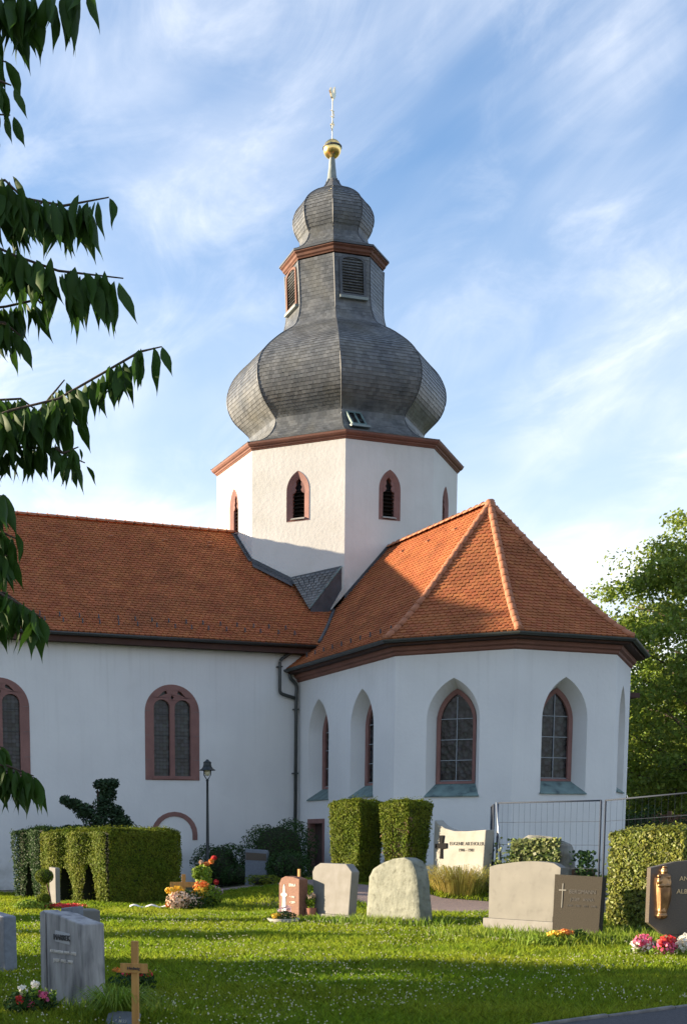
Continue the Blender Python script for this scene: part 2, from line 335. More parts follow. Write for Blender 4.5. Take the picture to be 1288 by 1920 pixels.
# gravel path between the lawn and the church; dark path in the near right corner
PL = [rd(-9, 36.2), rd(-2, 36.4), rd(1.5, 34.0), rd(2.9, 28.2), rd(4.4, 26.4), rd(8.5, 25.2), rd(14, 24.5)]
PR = [rd(-9, 37.6), rd(-1.4, 37.8), rd(2.6, 35.2), rd(3.6, 30.0), rd(5.0, 28.2), rd(9.2, 26.9), rd(15, 26)]
strip('gravel_path', PL, PR, MT['gravel'], .02, 30)
KA, KB = rd(2.55, 10.3), rd(5.2, 12.35)
def near_path():
    d = (KB-KA).normalized(); nrm = Vector((d.y, -d.x, 0)); a = KA-d*6; c = KB+d*6
    strip('asphalt_path', [a, c], [a+nrm*3.2, c+nrm*3.2], MT['asphalt'], .012)
    for i in range(14):                               # kerb stones along its edge
        p = a+d*(i*1.0); o = bevel(B().box(0, .985, -.05, .0, -.1, .03).obj('kerb', MT['kerb']), .012)
        o.location = (p.x, p.y, gz(p.x, p.y)); o.rotation_euler = (rad(random.uniform(-1, 1)), 0, math.atan2(d.y, d.x)); tag(o, kind='structure')
near_path()

# ================================================================== CHURCH
A_, ZT, YC, ZC, NV, ZN, CH = 4.0811, 14.7937, -10.3293, 6.6218, 5.4551, 7.4554, 4.0
NX0 = -24.5                                           # far end of the nave
church = thing('church', 'white village church with octagonal tower, slate onion dome and red tiled roofs', 'church', (0, 0, 0))
Q = .5**.5
def pointed(hw, z0, zs, za, n=9):
    h = za-zs; Rr = (hw*hw+h*h)/(2*hw); cxr = hw-Rr; pts = [(-hw, z0), (hw, z0)]
    a1 = math.atan2(h, -cxr)
    for i in range(n+1): pts.append((cxr+Rr*math.cos(a1*i/n), zs+Rr*math.sin(a1*i/n)))
    return pts + [(-x, z) for x, z in reversed(pts[2:-1])]
def rounded(hw, z0, zs, za, n=18, u=0):
    return [(u-hw, z0), (u+hw, z0)]+[(u+hw*math.cos(math.pi*i/n), zs+(za-zs)*math.sin(math.pi*i/n)) for i in range(n+1)]
def facef(M, t):                                      # M mid point (x,y), t tangent; local (u, inward, z) -> world
    t = Vector((t[0], t[1])).normalized(); nrm = Vector((t.y, -t.x))
    return lambda u, y, z: (M[0]+t.x*u-nrm.x*y, M[1]+t.y*u-nrm.y*y, z)
def wall_sheet(b, f, u0, u1, z0, z1, wins):           # wins: (outer outline, inner outline or None, depth)
    loops = [[(u0, z0), (u1, z0), (u1, z1), (u0, z1)]]+[w[0] for w in wins]
    tri = tessellate_polygon([[Vector((p[0], p[1], 0)) for p in l] for l in loops]); flat = [p for l in loops for p in l]
    b.add([f(p[0], 0, p[1]) for p in flat], tri)
    for o, i, d in wins:
        i = i or o; n = len(o)
        b.add([f(p[0], 0, p[1]) for p in o]+[f(p[0], d, p[1]) for p in i], [(k, (k+1) % n, (k+1) % n+n, k+n) for k in range(n)])
def ring(b, f, o, i, y0, y1, face_in=.0):             # frame between outline o (outer) and i (inner)
    n = len(o)
    for k in range(n):
        j = (k+1) % n
        b.poly([f(*o[k][:1], y0, o[k][1]), f(o[j][0], y0, o[j][1]), f(i[j][0], y0+face_in, i[j][1]), f(i[k][0], y0+face_in, i[k][1])])
        b.poly([f(i[k][0], y0+face_in, i[k][1]), f(i[j][0], y0+face_in, i[j][1]), f(i[j][0], y1, i[j][1]), f(i[k][0], y1, i[k][1])])
        b.poly([f(o[k][0], y0, o[k][1]), f(o[j][0], y0, o[j][1]), f(o[j][0], y1, o[j][1]), f(o[k][0], y1, o[k][1])])
shift = lambda o, du, dz=0: [(x+du, z+dz) for x, z in o]

# ---- tower shaft with louvred lancets
def tower():
    b = B(); hw = A_*T8
    for k in range(8):
        th = rad(180+45*k); nrm = (math.cos(th), math.sin(th)); t = (-nrm[1], nrm[0]); f = facef((nrm[0]*A_, nrm[1]*A_), t)
        has = k in (0, 1, 2, 3)
        o = pointed(.41, 12.30, 13.30, 13.95); i = pointed(.215, 12.42, 13.25, 13.72)
        wall_sheet(b, f, -hw, hw, 5.0, ZT, [(o, None, .3)] if has else [])
        if not has: continue
        fb = B(); ring(fb, f, o, i, -.012, .30, .09); w = fb.obj('tower_window', MT['sandstone'], church)
        B().poly([f(-.3, .27, 12.3), f(.3, .27, 12.3), f(.3, .27, 14), f(-.3, .27, 14)]).obj('dark_backing', MT['dark'], w)  # near-black sheet stands in for the dark recess behind the slats
        sb = B(); sb.add([f(x, y, z) for x, y, z in ((-.25, -.05, 12.38), (.25, -.05, 12.38), (.25, .1, 12.44), (-.25, .1, 12.44), (-.25, -.05, 12.35), (.25, -.05, 12.35), (.25, .1, 12.35), (-.25, .1, 12.35))], [(0, 1, 2, 3), (4, 5, 1, 0), (5, 6, 2, 1), (7, 4, 0, 3)]).obj('sill', MT['stone_dish'], w)
        for j in range(7):
            z = 12.50+j*.125; B().add([f(x, y, zz) for x, y, zz in ((-.22, .12, z), (.22, .12, z), (.22, .25, z+.085), (-.22, .25, z+.085), (-.22, .12, z+.018), (.22, .12, z+.018), (.22, .25, z+.10), (-.22, .25, z+.10))], [(0, 1, 2, 3), (4, 5, 6, 7), (0, 1, 5, 4)]).obj('slat', MT['louver'], w)
        tb = B()                                       # trefoil cusps in the arch head
        for sgn in (-1, 1): tb.prism([(sgn*.215, 13.22), (sgn*.215, 13.50), (sgn*.10, 13.62), (sgn*.085, 13.50), (sgn*.13, 13.42), (sgn*.085, 13.34), (sgn*.13, 13.26)], .07, .12, f=f)
        tb.obj('tracery', MT['sandstone'], w)
    b.obj('tower_wall', MT['tower_plaster'], church, fix=False)
    # narrow lighter repair strip at the leading corner
tower()
TW = lambda z: -rad(4)*min(1, max(0, (z-15)/7)); LEAN = lambda z: -RV*.025*max(0, z-15)
def helm_pt(th, r, z, u=0):
    a = rad(th)+TW(z); l = LEAN(z); return Vector((math.cos(a)*r-math.sin(a)*u+l.x, math.sin(a)*r+math.cos(a)*u+l.y, z))
def oct_loft(prof, cap=True):
    b = B(); V = []
    for z, Rr in prof:
        for k in range(8): V.append(helm_pt(22.5+45*k, Rr, z))
    F = [(i*8+k, i*8+(k+1) % 8, (i+1)*8+(k+1) % 8, (i+1)*8+k) for i in range(len(prof)-1) for k in range(8)]
    if cap: F += [tuple(range(7, -1, -1)), tuple(range(len(V)-8, len(V)))]
    b.add(V, F); return b
bevel(oct_loft([(14.80, 4.43), (14.84, 4.46), (14.86, 4.50), (14.90, 4.51), (14.92, 4.57), (14.97, 4.62), (15.03, 4.64)]).obj('tower_cornice', MT['cornice'], church), .01)
bevel(oct_loft([(21.80, 1.78), (21.84, 1.80), (21.88, 1.85), (21.95, 1.87), (22.0, 1.94), (22.04, 1.95)]).obj('belfry_cornice', MT['orange'], church), .01)
oct_loft([(22.045, 1.98), (22.10, 1.98)]).obj('cornice_flashing', MT['lead'], church)

# ---- shingled surfaces (tiles and slates): courses of real, overlapping pieces
def shingles(name, prof, place, ulim, tw, ex, th, m, parent, round_end=True, z_ok=None):
    acc = [0]
    for (r0, z0), (r1, z1) in zip(prof, prof[1:]): acc.append(acc[-1]+math.hypot(r1-r0, z1-z0))
    def at(v):
        v = min(max(v, 0), acc[-1]-1e-6); i = max(k for k in range(len(acc)-1) if acc[k] <= v)
        q = (v-acc[i])/(acc[i+1]-acc[i]); (r0, z0), (r1, z1) = prof[i], prof[i+1]; L = acc[i+1]-acc[i]
        return r0+(r1-r0)*q, z0+(z1-z0)*q, (z1-z0)/L, -(r1-r0)/L
    b = B(); n = int(acc[-1]/ex)
    for i in range(n+1):
        v0 = i*ex-.02; v1 = min(v0+1.7*ex, acc[-1])
        if v1-v0 < .03: continue
        r, z, nr, nz_ = at(v0); lo, hi = ulim(r, z)
        if hi-lo < .03: continue
        off = (i % 2)*.5*tw; k0 = int(math.floor((lo-off)/tw)); k1 = int(math.ceil((hi-off)/tw))
        for k in range(k0, k1+1):
            uc = off+k*tw; g = tw*.485
            if uc+g < lo+.02 or uc-g > hi-.02: continue
            jl = random.uniform(0, th*.5); jv = random.uniform(-.008, .008)
            low = [(-g, .045), (-g*.72, .016), (0, 0), (g*.72, .016), (g, .045)] if round_end else [(-g, 0), (g, 0)]
            pts = [(uc+du, v0+dv+jv, th*1.9+jl) for du, dv in low]+[(uc+g, v1, th*.25), (uc-g, v1, th*.25)]
            def P(u, v, l):
                r, z, nr, nz_ = at(v); a, c = ulim(r, z); return place(min(max(u, a), c), r+nr*l, z+nz_*l)
            top = [P(*p) for p in pts]; nl = len(low); bot = [P(pts[q][0], pts[q][1]+.004, -.004) for q in range(nl)]
            kk = len(b.V); b.V += [tuple(p) for p in top+bot]; b.F.append(tuple(range(kk, kk+len(top))))
            for q in range(nl-1): b.F.append((kk+q, kk+len(top)+q, kk+len(top)+q+1, kk+q+1))
    o = b.obj(name, m, parent, fix=False); o['kind'] = 'stuff'; return o
def smooth_prof(p, step=.07):                         # Catmull-Rom through (a,b) pairs
    out = []
    for i in range(len(p)-1):
        p0, p1, p2, p3 = p[max(i-1, 0)], p[i], p[i+1], p[min(i+2, len(p)-1)]
        n = max(1, int(math.hypot(p2[0]-p1[0], p2[1]-p1[1])/step))
        for k in range(n):
            t = k/n; out.append(tuple(.5*((2*p1[c])+(-p0[c]+p2[c])*t+(2*p0[c]-5*p1[c]+4*p2[c]-p3[c])*t*t+(-p0[c]+3*p1[c]-3*p2[c]+p3[c])*t**3) for c in (0, 1)))
    return out+[p[-1]]
# ---- onion helm
H1 = smooth_prof([(15.04, 4.64), (15.15, 4.18), (15.42, 3.62), (15.8, 3.26), (16.12, 3.14)])[:-1] + smooth_prof([(16.14, 3.16), (16.32, 3.34), (16.7, 3.73), (17.1, 3.93), (17.45, 3.98), (17.8, 3.92), (18.2, 3.72), (18.55, 3.40), (18.9, 2.97), (19.15, 2.62), (19.35, 2.29), (19.6, 1.96), (20.1, 1.77), (20.6, 1.745), (21.3, 1.76), (21.75, 1.78)])
H2 = smooth_prof([(22.10, 1.95), (22.2, 1.72), (22.36, 1.48), (22.6, 1.27), (22.84, 1.18)])[:-1] + smooth_prof([(22.86, 1.19), (22.98, 1.27), (23.15, 1.36), (23.4, 1.43), (23.65, 1.43), (23.95, 1.31), (24.2, 1.06), (24.42, .73), (24.56, .45), (24.73, .28), (24.92, .19)])
for nm, Hh, ex in (('lower_onion', H1, .125), ('upper_onion', H2, .115)):
    core_ = oct_loft([(z, Rr-.015) for z, Rr in Hh], False).obj(nm, MT['lead'], church)
    for k in range(8):
        th = 45*k
        shingles('slate', [(Rr*C8, z) for z, Rr in Hh], lambda u, r, z, th=th: helm_pt(th, r, z, u), lambda r, z: (-r*T8, r*T8), .15, ex, .0075, MT['slate'], core_, False)
    for k in range(8):
        B().tube([helm_pt(22.5+45*k, Rr+.012, z) for z, Rr in Hh[::2]+[Hh[-1]]], .022, 5).obj('hip_shade_line', MT['lead'], core_)  # dark tubes stand in for the shadow gap along the dome's corner edges
def neck_louver(th):
    f = lambda u, y, z: helm_pt(th, 1.685-y, z, u)
    o = rounded(.50, 20.36, 21.55, 21.74, 12); i = rounded(.40, 20.46, 21.52, 21.66, 12)
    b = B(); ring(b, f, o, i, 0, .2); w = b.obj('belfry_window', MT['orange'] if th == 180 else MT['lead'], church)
    B().poly([f(-.45, .12, 20.4), f(.45, .12, 20.4), f(.45, .12, 21.7), f(-.45, .12, 21.7)]).obj('dark_backing', MT['dark'], w)  # black sheet in place of the unlit belfry interior
    B().prism([(-.53, 20.28), (.53, 20.28), (.53, 20.37), (-.53, 20.37)], -.07, .06, f=f).obj('sill', MT['spire'], w)
    for j in range(13):
        z = 20.48+j*.092; B().add([f(x, y, zz) for x, y, zz in ((-.41, .01, z), (.41, .01, z), (.41, .10, z+.06), (-.41, .10, z+.06), (-.41, .01, z+.014), (.41, .01, z+.014), (.41, .1, z+.074), (-.41, .1, z+.074))], [(0, 1, 2, 3), (4, 5, 6, 7), (0, 1, 5, 4)]).obj('slat', MT['louver'] if th == 180 else MT['dark'], w)  # slats on the unlit face coloured near black to deepen their shade
neck_louver(180); neck_louver(270)
def skylight():
    f = lambda u, y, z: helm_pt(270, 3.42-.50*(z-15.45)/.6-y, z, u-.80)
    b = B(); b.prism([(-.28, 15.5), (.28, 15.5), (.28, 16.06), (-.28, 16.06)], -.1, .05, [[(-.22, 15.56), (-.22, 16.0), (-.03, 16.0), (-.03, 15.56)], [(.03, 15.56), (.03, 16.0), (.22, 16.0), (.22, 15.56)]], f=f)
    w = b.obj('skylight', MT['copper'], church); B().poly([f(-.25, -.05, 15.52), f(.25, -.05, 15.52), f(.25, -.05, 16.03), f(-.25, -.05, 16.03)]).obj('pane', MT['pane'], w)
    B().prism([(-.36, 15.42), (.36, 15.42), (.36, 15.5), (-.36, 15.5)], -.12, .05, f=f).obj('apron_flashing', MT['spire'], w)
skylight()
AX = LEAN(25.9); SPV = (AX.x, AX.y, 0)
B().lathe([(.20, 24.85), (.165, 25.05), (.13, 25.35), (.10, 25.66), (.11, 25.68), (.0, 25.7)], 10, SPV).obj('spire_neck', MT['spire'], church, True)
bb = B().lathe([(.32*math.sin(math.pi*i/14)+.001, 25.96-.32*math.cos(math.pi*i/14)) for i in range(15)], 20, SPV).obj('gilded_ball', MT['gold'], church, True)
B().lathe([(.315, 25.985), (.345, 25.99), (.345, 26.03), (.31, 26.035)], 20, SPV).obj('band', MT['lead'], bb)
vane = B().tube([(AX.x, AX.y, 26.25), (AX.x, AX.y, 27.58)], .018, 6).obj('weathervane_rod', MT['white_gold'], church)
def vane_parts():
    t = Vector((RV.x*.55+FH.x*.8, RV.y*.55+FH.y*.8, 0)).normalized(); f = lambda u, y, z: (AX.x+t.x*u+t.y*y, AX.y+t.y*u-t.x*y, z)
    b = B()
    for sgn, z0 in ((1, 27.05), (-1, 26.62), (1, 26.72)):
        pts = [f(sgn*(.05+.10*math.sin(a*.5)*(1-.25*k/10))*(1 if k < 7 else .7), 0, z0+.20*k/10+.04*math.sin(a)) for k, a in enumerate([i*math.pi/5 for i in range(11)])]
        b.tube([f(0, 0, z0-.06)]+pts, .016, 5)
    for z in (26.75, 27.0, 27.2): b.tube([f(-.13, 0, z), f(.13, 0, z+.06)], .012, 5)
    b.obj('cross_scrolls', MT['white_gold'], vane)
    o = [(-.30, .14), (-.24, .20), (-.20, .27), (-.14, .26), (-.12, .20), (.0, .13), (.07, .17), (.11, .33), (.18, .42), (.22, .33), (.25, .22), (.22, .08), (.14, -.02), (.04, -.06), (.02, -.12), (-.02, -.12), (-.03, -.06), (-.14, -.02), (-.2, .07)]
    B().prism([(x*.75, 27.68+z*.95) for x, z in o], -.03, .03, f=f).obj('rooster', MT['white_gold'], vane)
vane_parts()

# ---- nave walls, windows, blind arch
def nave():
    b = B(); f = facef((0, -NV), (1, 0)); WX = (-8.3543, -13.831, -19.3); z0, z1 = 3.3673, 6.3383
    outs = [rounded(.9052, z0, 5.47, z1, 22, x) for x in WX]
    wall_sheet(b, f, NX0, -3.9, -.3, ZN+.1, [(o, None, .3) for o in outs])
    b.poly([(NX0, -NV, -.3), (NX0, NV, -.3), (NX0, NV, ZN), (NX0, 0, 12.2), (NX0, -NV, ZN)]); b.poly([(NX0, NV, -.3), (8, NV, -.3), (8, NV, ZN), (NX0, NV, ZN)])
    b.obj('nave_wall', MT['plaster'], church, fix=False)
    for x, o in zip(WX, outs):
        lights = [[(x+s*.345+(u if 1 else 0), z) for u, z in rounded(.265, z0+.13, 5.62, 5.86, 14)] for s in (-1, 1)]
        sd = []
        for s in (-1, 1):
            tri = [(x+s*.17, 6.05), (x+s*.46, 5.94), (x+s*.30, 6.10), (x+s*.20, 6.14)]; sd.append(tri if s > 0 else tri[::-1])
        dia = [(x-.055, 5.93), (x, 5.85), (x+.055, 5.93), (x, 6.01)]
        fb = B().prism(o, -.02, .10, lights+sd+[dia], f=f); w = bevel(fb.obj('nave_window', MT['sandstone'], church), .015)
        for s in (-1, 1):
            p = B().poly([f(x+s*.345+u, .085, z) for u, z in rounded(.30, z0+.05, 5.62, 5.92, 14)]).obj('pane', MT['roundel'], w)
            for z in (4.05, 4.75, 5.42): B().prism([(x+s*.345-.27, z), (x+s*.345+.27, z), (x+s*.345+.27, z+.02), (x+s*.345-.27, z+.02)], .06, .08, f=f).obj('glazing_bar', MT['iron'], w)
        B().prism([(x-.5, 5.8), (x+.5, 5.8), (x+.5, 6.2), (x-.5, 6.2)], .088, .11, f=f).obj('pane', MT['roundel'], w)
        # joints of the stone frame blocks
        for s in (-1, 1):
            for z in (4.0, 4.75, 5.5): B().box(x+s*.815-.09, x+s*.815+.09, -NV-.0225, -NV-.019, z, z+.012).obj('mortar_joint', MT['kerb'], w)
        B().prism([(x-.66, z0+.03), (x+.66, z0+.03), (x+.66, z0+.10), (x-.66, z0+.10)], -.05, .02, f=f).obj('sill', MT['sandstone'], w)
    # blind arch of a walled-up doorway
    top = on_plane(327.4, 1522, (0, -1, 0), NV); bot = on_plane(370.4, 1575, (0, -1, 0), NV); x = top.x; hw = bot.x-x
    n = 12; outer = [(hw*math.cos(math.pi*i/n), bot.z+.18+(top.z-bot.z-.18)*math.sin(math.pi*i/n)) for i in range(n+1)]; k = (hw-.165)/hw
    arc = B().poly([(0, 0, 0)]*3); arc = None
    ar = None
    segs = [((hw, bot.z), (hw-.165, bot.z))]+[((u, z), (u*k, bot.z+.18+(z-bot.z-.18)*.80)) for u, z in outer]+[((-hw, bot.z), (-hw+.165, bot.z))]
    root = None
    for i in range(len(segs)-1):
        (o0, i0), (o1, i1) = segs[i], segs[i+1]
        g = .004; o = B().prism([(x+o0[0], o0[1]), (x+o1[0], o1[1]), (x+i1[0], i1[1]), (x+i0[0], i0[1])], -.025, .05, f=f).obj('arch_stone' if root else 'blind_arch', MT['sandstone'], root or church)
        root = root or o
nave()
bevel(B().box(NX0-.3, -3.2, -5.80, -NV+.02, 7.456, 7.56).obj('nave_soffit', MT['soffit'], church), .01)
B().box(NX0-.3, -3.3, -5.84, -5.80, 7.44, 7.66).obj('nave_fascia', MT['soffit'], church)
def half_gutter(path, name, r=.075):
    b = B(); n = 7; V = []
    for p, nrm in path:
        for j in range(n+1):
            w = math.pi*j/n; V.append((p[0]+nrm[0]*(-r*math.cos(w)), p[1]+nrm[1]*(-r*math.cos(w)), p[2]-r*1.15*math.sin(w)))
    b.add(V, [(i*(n+1)+j, i*(n+1)+j+1, (i+1)*(n+1)+j+1, (i+1)*(n+1)+j) for i in range(len(path)-1) for j in range(n)])
    o = b.obj(name, MT['gutter'], church, True); md = o.modifiers.new('s', 'SOLIDIFY'); md.thickness = .008
    return o
half_gutter([((NX0-.3, -5.93, 7.70), (0, -1)), ((-3.32, -5.93, 7.70), (0, -1))], 'nave_gutter', .08)

# ---- roofs
CP = [(4.42, 6.97), (3.95, 7.31), (3.5, 7.69), (3.0, 8.15), (2.5, 8.66), (2.0, 9.2), (1.5, 9.74), (1.0, 10.28), (.5, 10.82), (.0, 11.36)]   # chancel profile (distance from axis, height)
CPs = smooth_prof(CP, .25)
def c_r(z):
    if z <= CPs[0][1]: return CPs[0][0]
    for (r0, z0), (r1, z1) in zip(CPs, CPs[1:]):
        if z0 <= z <= z1: return r0+(r1-r0)*(z-z0)/(z1-z0)
    return 0
NS = (12.40-7.72)/5.88
nave_z = lambda y: 7.72+NS*(y+5.88)
NP = smooth_prof([(5.88, 7.72), (5.3, 8.15), (4.0, 9.19), (2.0, 10.79), (.0, 12.40)], .4)
def nave_lim(r, z):
    y = -r
    if y < -4.1: hi = -c_r(z)-.02
    elif y < -A_*T8: hi = -A_*2**.5-y
    else: hi = -A_
    return NX0-.25, hi
def chan_lim(sgn):
    def g(r, z):
        hip = YC-r*T8
        if z > nave_z(-4.1): back = -4.09
        elif z > 7.72: back = -5.88+(z-7.72)/NS
        else: back = -NV
        return (hip, back) if sgn < 0 else (-back, -hip)
    return g
def roofs():
    nr = B()
    for k in range(len(NP)-1):
        (r0, z0), (r1, z1) = NP[k], NP[k+1]; h0, h1 = nave_lim(r0, z0)[1], nave_lim(r1, z1)[1]
        nr.poly([(NX0-.25, -r0, z0), (h0, -r0, z0), (h1, -r1, z1), (NX0-.25, -r1, z1)]); nr.poly([(NX0-.25, r0, z0), (-1.5, r0, z0), (-1.5, r1, z1), (NX0-.25, r1, z1)])
    nr = nr.obj('nave_roof', MT['underlay'], church, fix=False)
    shingles('roof_tiles', NP, lambda u, r, z: Vector((u, -r, z)), nave_lim, .175, .152, .021, MT['tile'], nr)
    shingles('roof_tiles', NP, lambda u, r, z: Vector((u, r, z)), lambda r, z: (NX0-.25, -A_), .35, .30, .021, MT['tile'], nr)
    cr_ = B(); Z = CPs
    for k in range(len(Z)-1):
        (r0, z0), (r1, z1) = Z[k], Z[k+1]
        a0, a1 = chan_lim(-1)(r0, z0), chan_lim(-1)(r1, z1)
        for s in (-1, 1): cr_.poly([(s*r0, a0[0], z0), (s*r0, a0[1], z0), (s*r1, a1[1], z1), (s*r1, a1[0], z1)])
        for th in (225, 270, 315):
            c, s = math.cos(rad(th)), math.sin(rad(th)); g = lambda r, u, z: (c*r-s*u, YC+s*r+c*u, z)
            cr_.poly([g(r0, -r0*T8, z0), g(r0, r0*T8, z0), g(r1, r1*T8, z1), g(r1, -r1*T8, z1)])
    cr_ = cr_.obj('chancel_roof', MT['underlay'], church, fix=False)
    shingles('roof_tiles', CPs, lambda u, r, z: Vector((-r, u, z)), chan_lim(-1), .175, .150, .021, MT['tile'], cr_)
    shingles('roof_tiles', CPs, lambda u, r, z: Vector((r, -u, z)), chan_lim(1), .175, .150, .021, MT['tile'], cr_)
    for th in (225, 270, 315):
        c, s = math.cos(rad(th)), math.sin(rad(th))
        shingles('roof_tiles', CPs, lambda u, r, z: Vector((c*r-s*u, YC+s*r+c*u, z)), lambda r, z: (-r*T8, r*T8), .175, .150, .021, MT['tile'], cr_)
    # ridge and hip tiles, one by one
    prot = B(); n = 7
    V = [(x, (.115-.012*(x > .2))*math.cos(math.pi*j/n)*1.0, (.10-.012*(x > .2))*math.sin(math.pi*j/n)+(-.02)) for x in (0, .40) for j in range(n+1)]
    prot.add(V, [(j, j+1, j+n+2, j+n+1) for j in range(n)]+[tuple(range(n+1)), tuple(range(2*n+1, n, -1))])
    prot.tube([(.0+.02, -.12, -.02), (.02, -.08, .05), (.02, 0, .093), (.02, .08, .05), (.02, .12, -.02)], .016, 5)
    p0 = prot.obj('ridge_tile', MT['ridge'], nr); p0.data.polygons.foreach_set('use_smooth', [True]*len(p0.data.polygons)); first = [True]
    def run(pts, parent, up=.0):
        pts = [Vector(p) for p in pts]; L = [0]
        for a, c in zip(pts, pts[1:]): L.append(L[-1]+(c-a).length)
        s = 0
        while s < L[-1]-.15:
            i = max(k for k in range(len(L)-1) if L[k] <= s); d = (pts[i+1]-pts[i]).normalized(); p = pts[i]+d*(s-L[i])
            o = p0 if first[0] else clone(p0, parent); first[0] = False; o.parent = parent
            q = d.to_track_quat('X', 'Z'); o.rotation_euler = (q.to_matrix() @ Matrix.Rotation(rad(random.uniform(-3, 3)), 3, 'X')).to_euler(); o.location = p+Vector((0, 0, up+random.uniform(-.006, .006)))
            s += .345
    run([(NX0-.25, 0, 12.45), (-A_-.02, 0, 12.45)], nr)
    run([(0, YC, 11.42), (0, -4.12, 11.42)], cr_)
    for th in (202.5, 247.5, 292.5, 337.5):
        c, s = math.cos(rad(th)), math.sin(rad(th)); run([(c*r/C8, YC+s*r/C8, z+.045) for r, z in CPs[:-1]]+[(0, YC, 11.40)], cr_)
    B().lathe([(.17, -.12), (.15, .0), (.08, .05), (.0, .06)], 10, (0, YC, 11.42)).obj('apex_cap', MT['ridge'], cr_, True)
    # snow guards near the nave eaves, vent tiles higher up
    sg = B()
    for row, (y, off) in enumerate(((-5.5, 0), (-5.25, .3))):
        x = NX0+off
        while x < -3.9-row*.3:
            z = nave_z(y)+.03
            sg.box(x, x+.02, y-.02, y+.02, z, z+.14); sg.tube([(x+.01, y, z+.14), (x+.01, y-.07, z+.10), (x+.01, y-.1, z)], .012, 4); x += .58+random.uniform(-.05, .05)
    for s_ in np.arange(-11.8, -6.2, .62):
        sg.box(-4.05-.02, -4.05+.02, s_, s_+.02, 7.2, 7.42)
    tag(sg.obj('snow_guards', MT['lead'], nr), kind='stuff')
    def vent(p, nrm, along, parent):
        b = B(); n = Vector(nrm).normalized(); t = Vector(along).normalized(); up = n.cross(t)
        if up.z < 0: up = -up
        P = Vector(p); q = lambda a, u, h: P+t*a+up*u+n*h
        b.add([q(-.09, .0, .02), q(.09, 0, .02), q(.09, .22, .02), q(-.09, .22, .02), q(-.07, .0, .10), q(.07, 0, .10), q(.02, .2, .03), q(-.02, .2, .03)], [(0, 1, 5, 4), (4, 5, 6, 7), (0, 4, 7, 3), (1, 2, 6, 5)]); b.obj('vent_tile', MT['ridge'], parent)
    nn = Vector((0, -NS, 1))
    for px, py in ((116, 1002), (210, 1010), (310, 1017), (396, 1021), (394, 1027)):
        p = on_plane(px, py, (0, -NS, 1), 12.40); vent(p, nn, (1, 0, 0), nr)
    for px, py in ((753, 1038), (801, 1019), (852, 997)):
        p = on_plane(px, py, (-1.08, 0, 1), 11.36); vent(p, (-1.08, 0, 1), (0, 1, 0), cr_)
roofs()
# ---- chancel and apse
def ch_ring(o):                                       # chancel plan offset outwards by o
    c = CH+o; return [(-c, -NV), (-c, YC-c*T8), (-c*T8, YC-c), (c*T8, YC-c), (c, YC-c*T8), (c, -NV)]
def ch_sweep(prof, name, m, closed=False):
    b = B(); V = []; n = 6
    for o, z in prof: V += [(x, y, z) for x, y in ch_ring(o)]
    K = len(prof); F = [(i*n+j, i*n+j+1, ((i+1) % K)*n+j+1, ((i+1) % K)*n+j) for i in range(K if closed else K-1) for j in range(n-1)]
    F += [tuple(i*n for i in range(K)), tuple(i*n+n-1 for i in range(K-1, -1, -1))]
    return b.add(V, F).obj(name, m, church)
ch_sweep([(.0, 6.56), (.05, 6.60), (.06, 6.66), (.13, 6.70), (.15, 6.78), (.15, 6.80), (-.02, 6.80)], 'chancel_cornice', MT['cornice'])
ch_sweep([(.10, 6.801), (.36, 6.82), (.38, 6.93), (.1, 6.98)], 'chancel_soffit', MT['soffit'], True)
def gut(o=.455, z=6.955):
    pts = ch_ring(o); r = .075; n = 7; V = []
    for j in range(n+1):
        w = math.pi*j/n; V += [(x, y, z-r*1.2*math.sin(w)) for x, y in ch_ring(o-r*math.cos(w))]
    b = B().add(V, [(j*6+i, j*6+i+1, (j+1)*6+i+1, (j+1)*6+i) for j in range(n) for i in range(5)]); ob = b.obj('chancel_gutter', MT['gutter'], church); md = ob.modifiers.new('s', 'SOLIDIFY'); md.thickness = .01
gut()
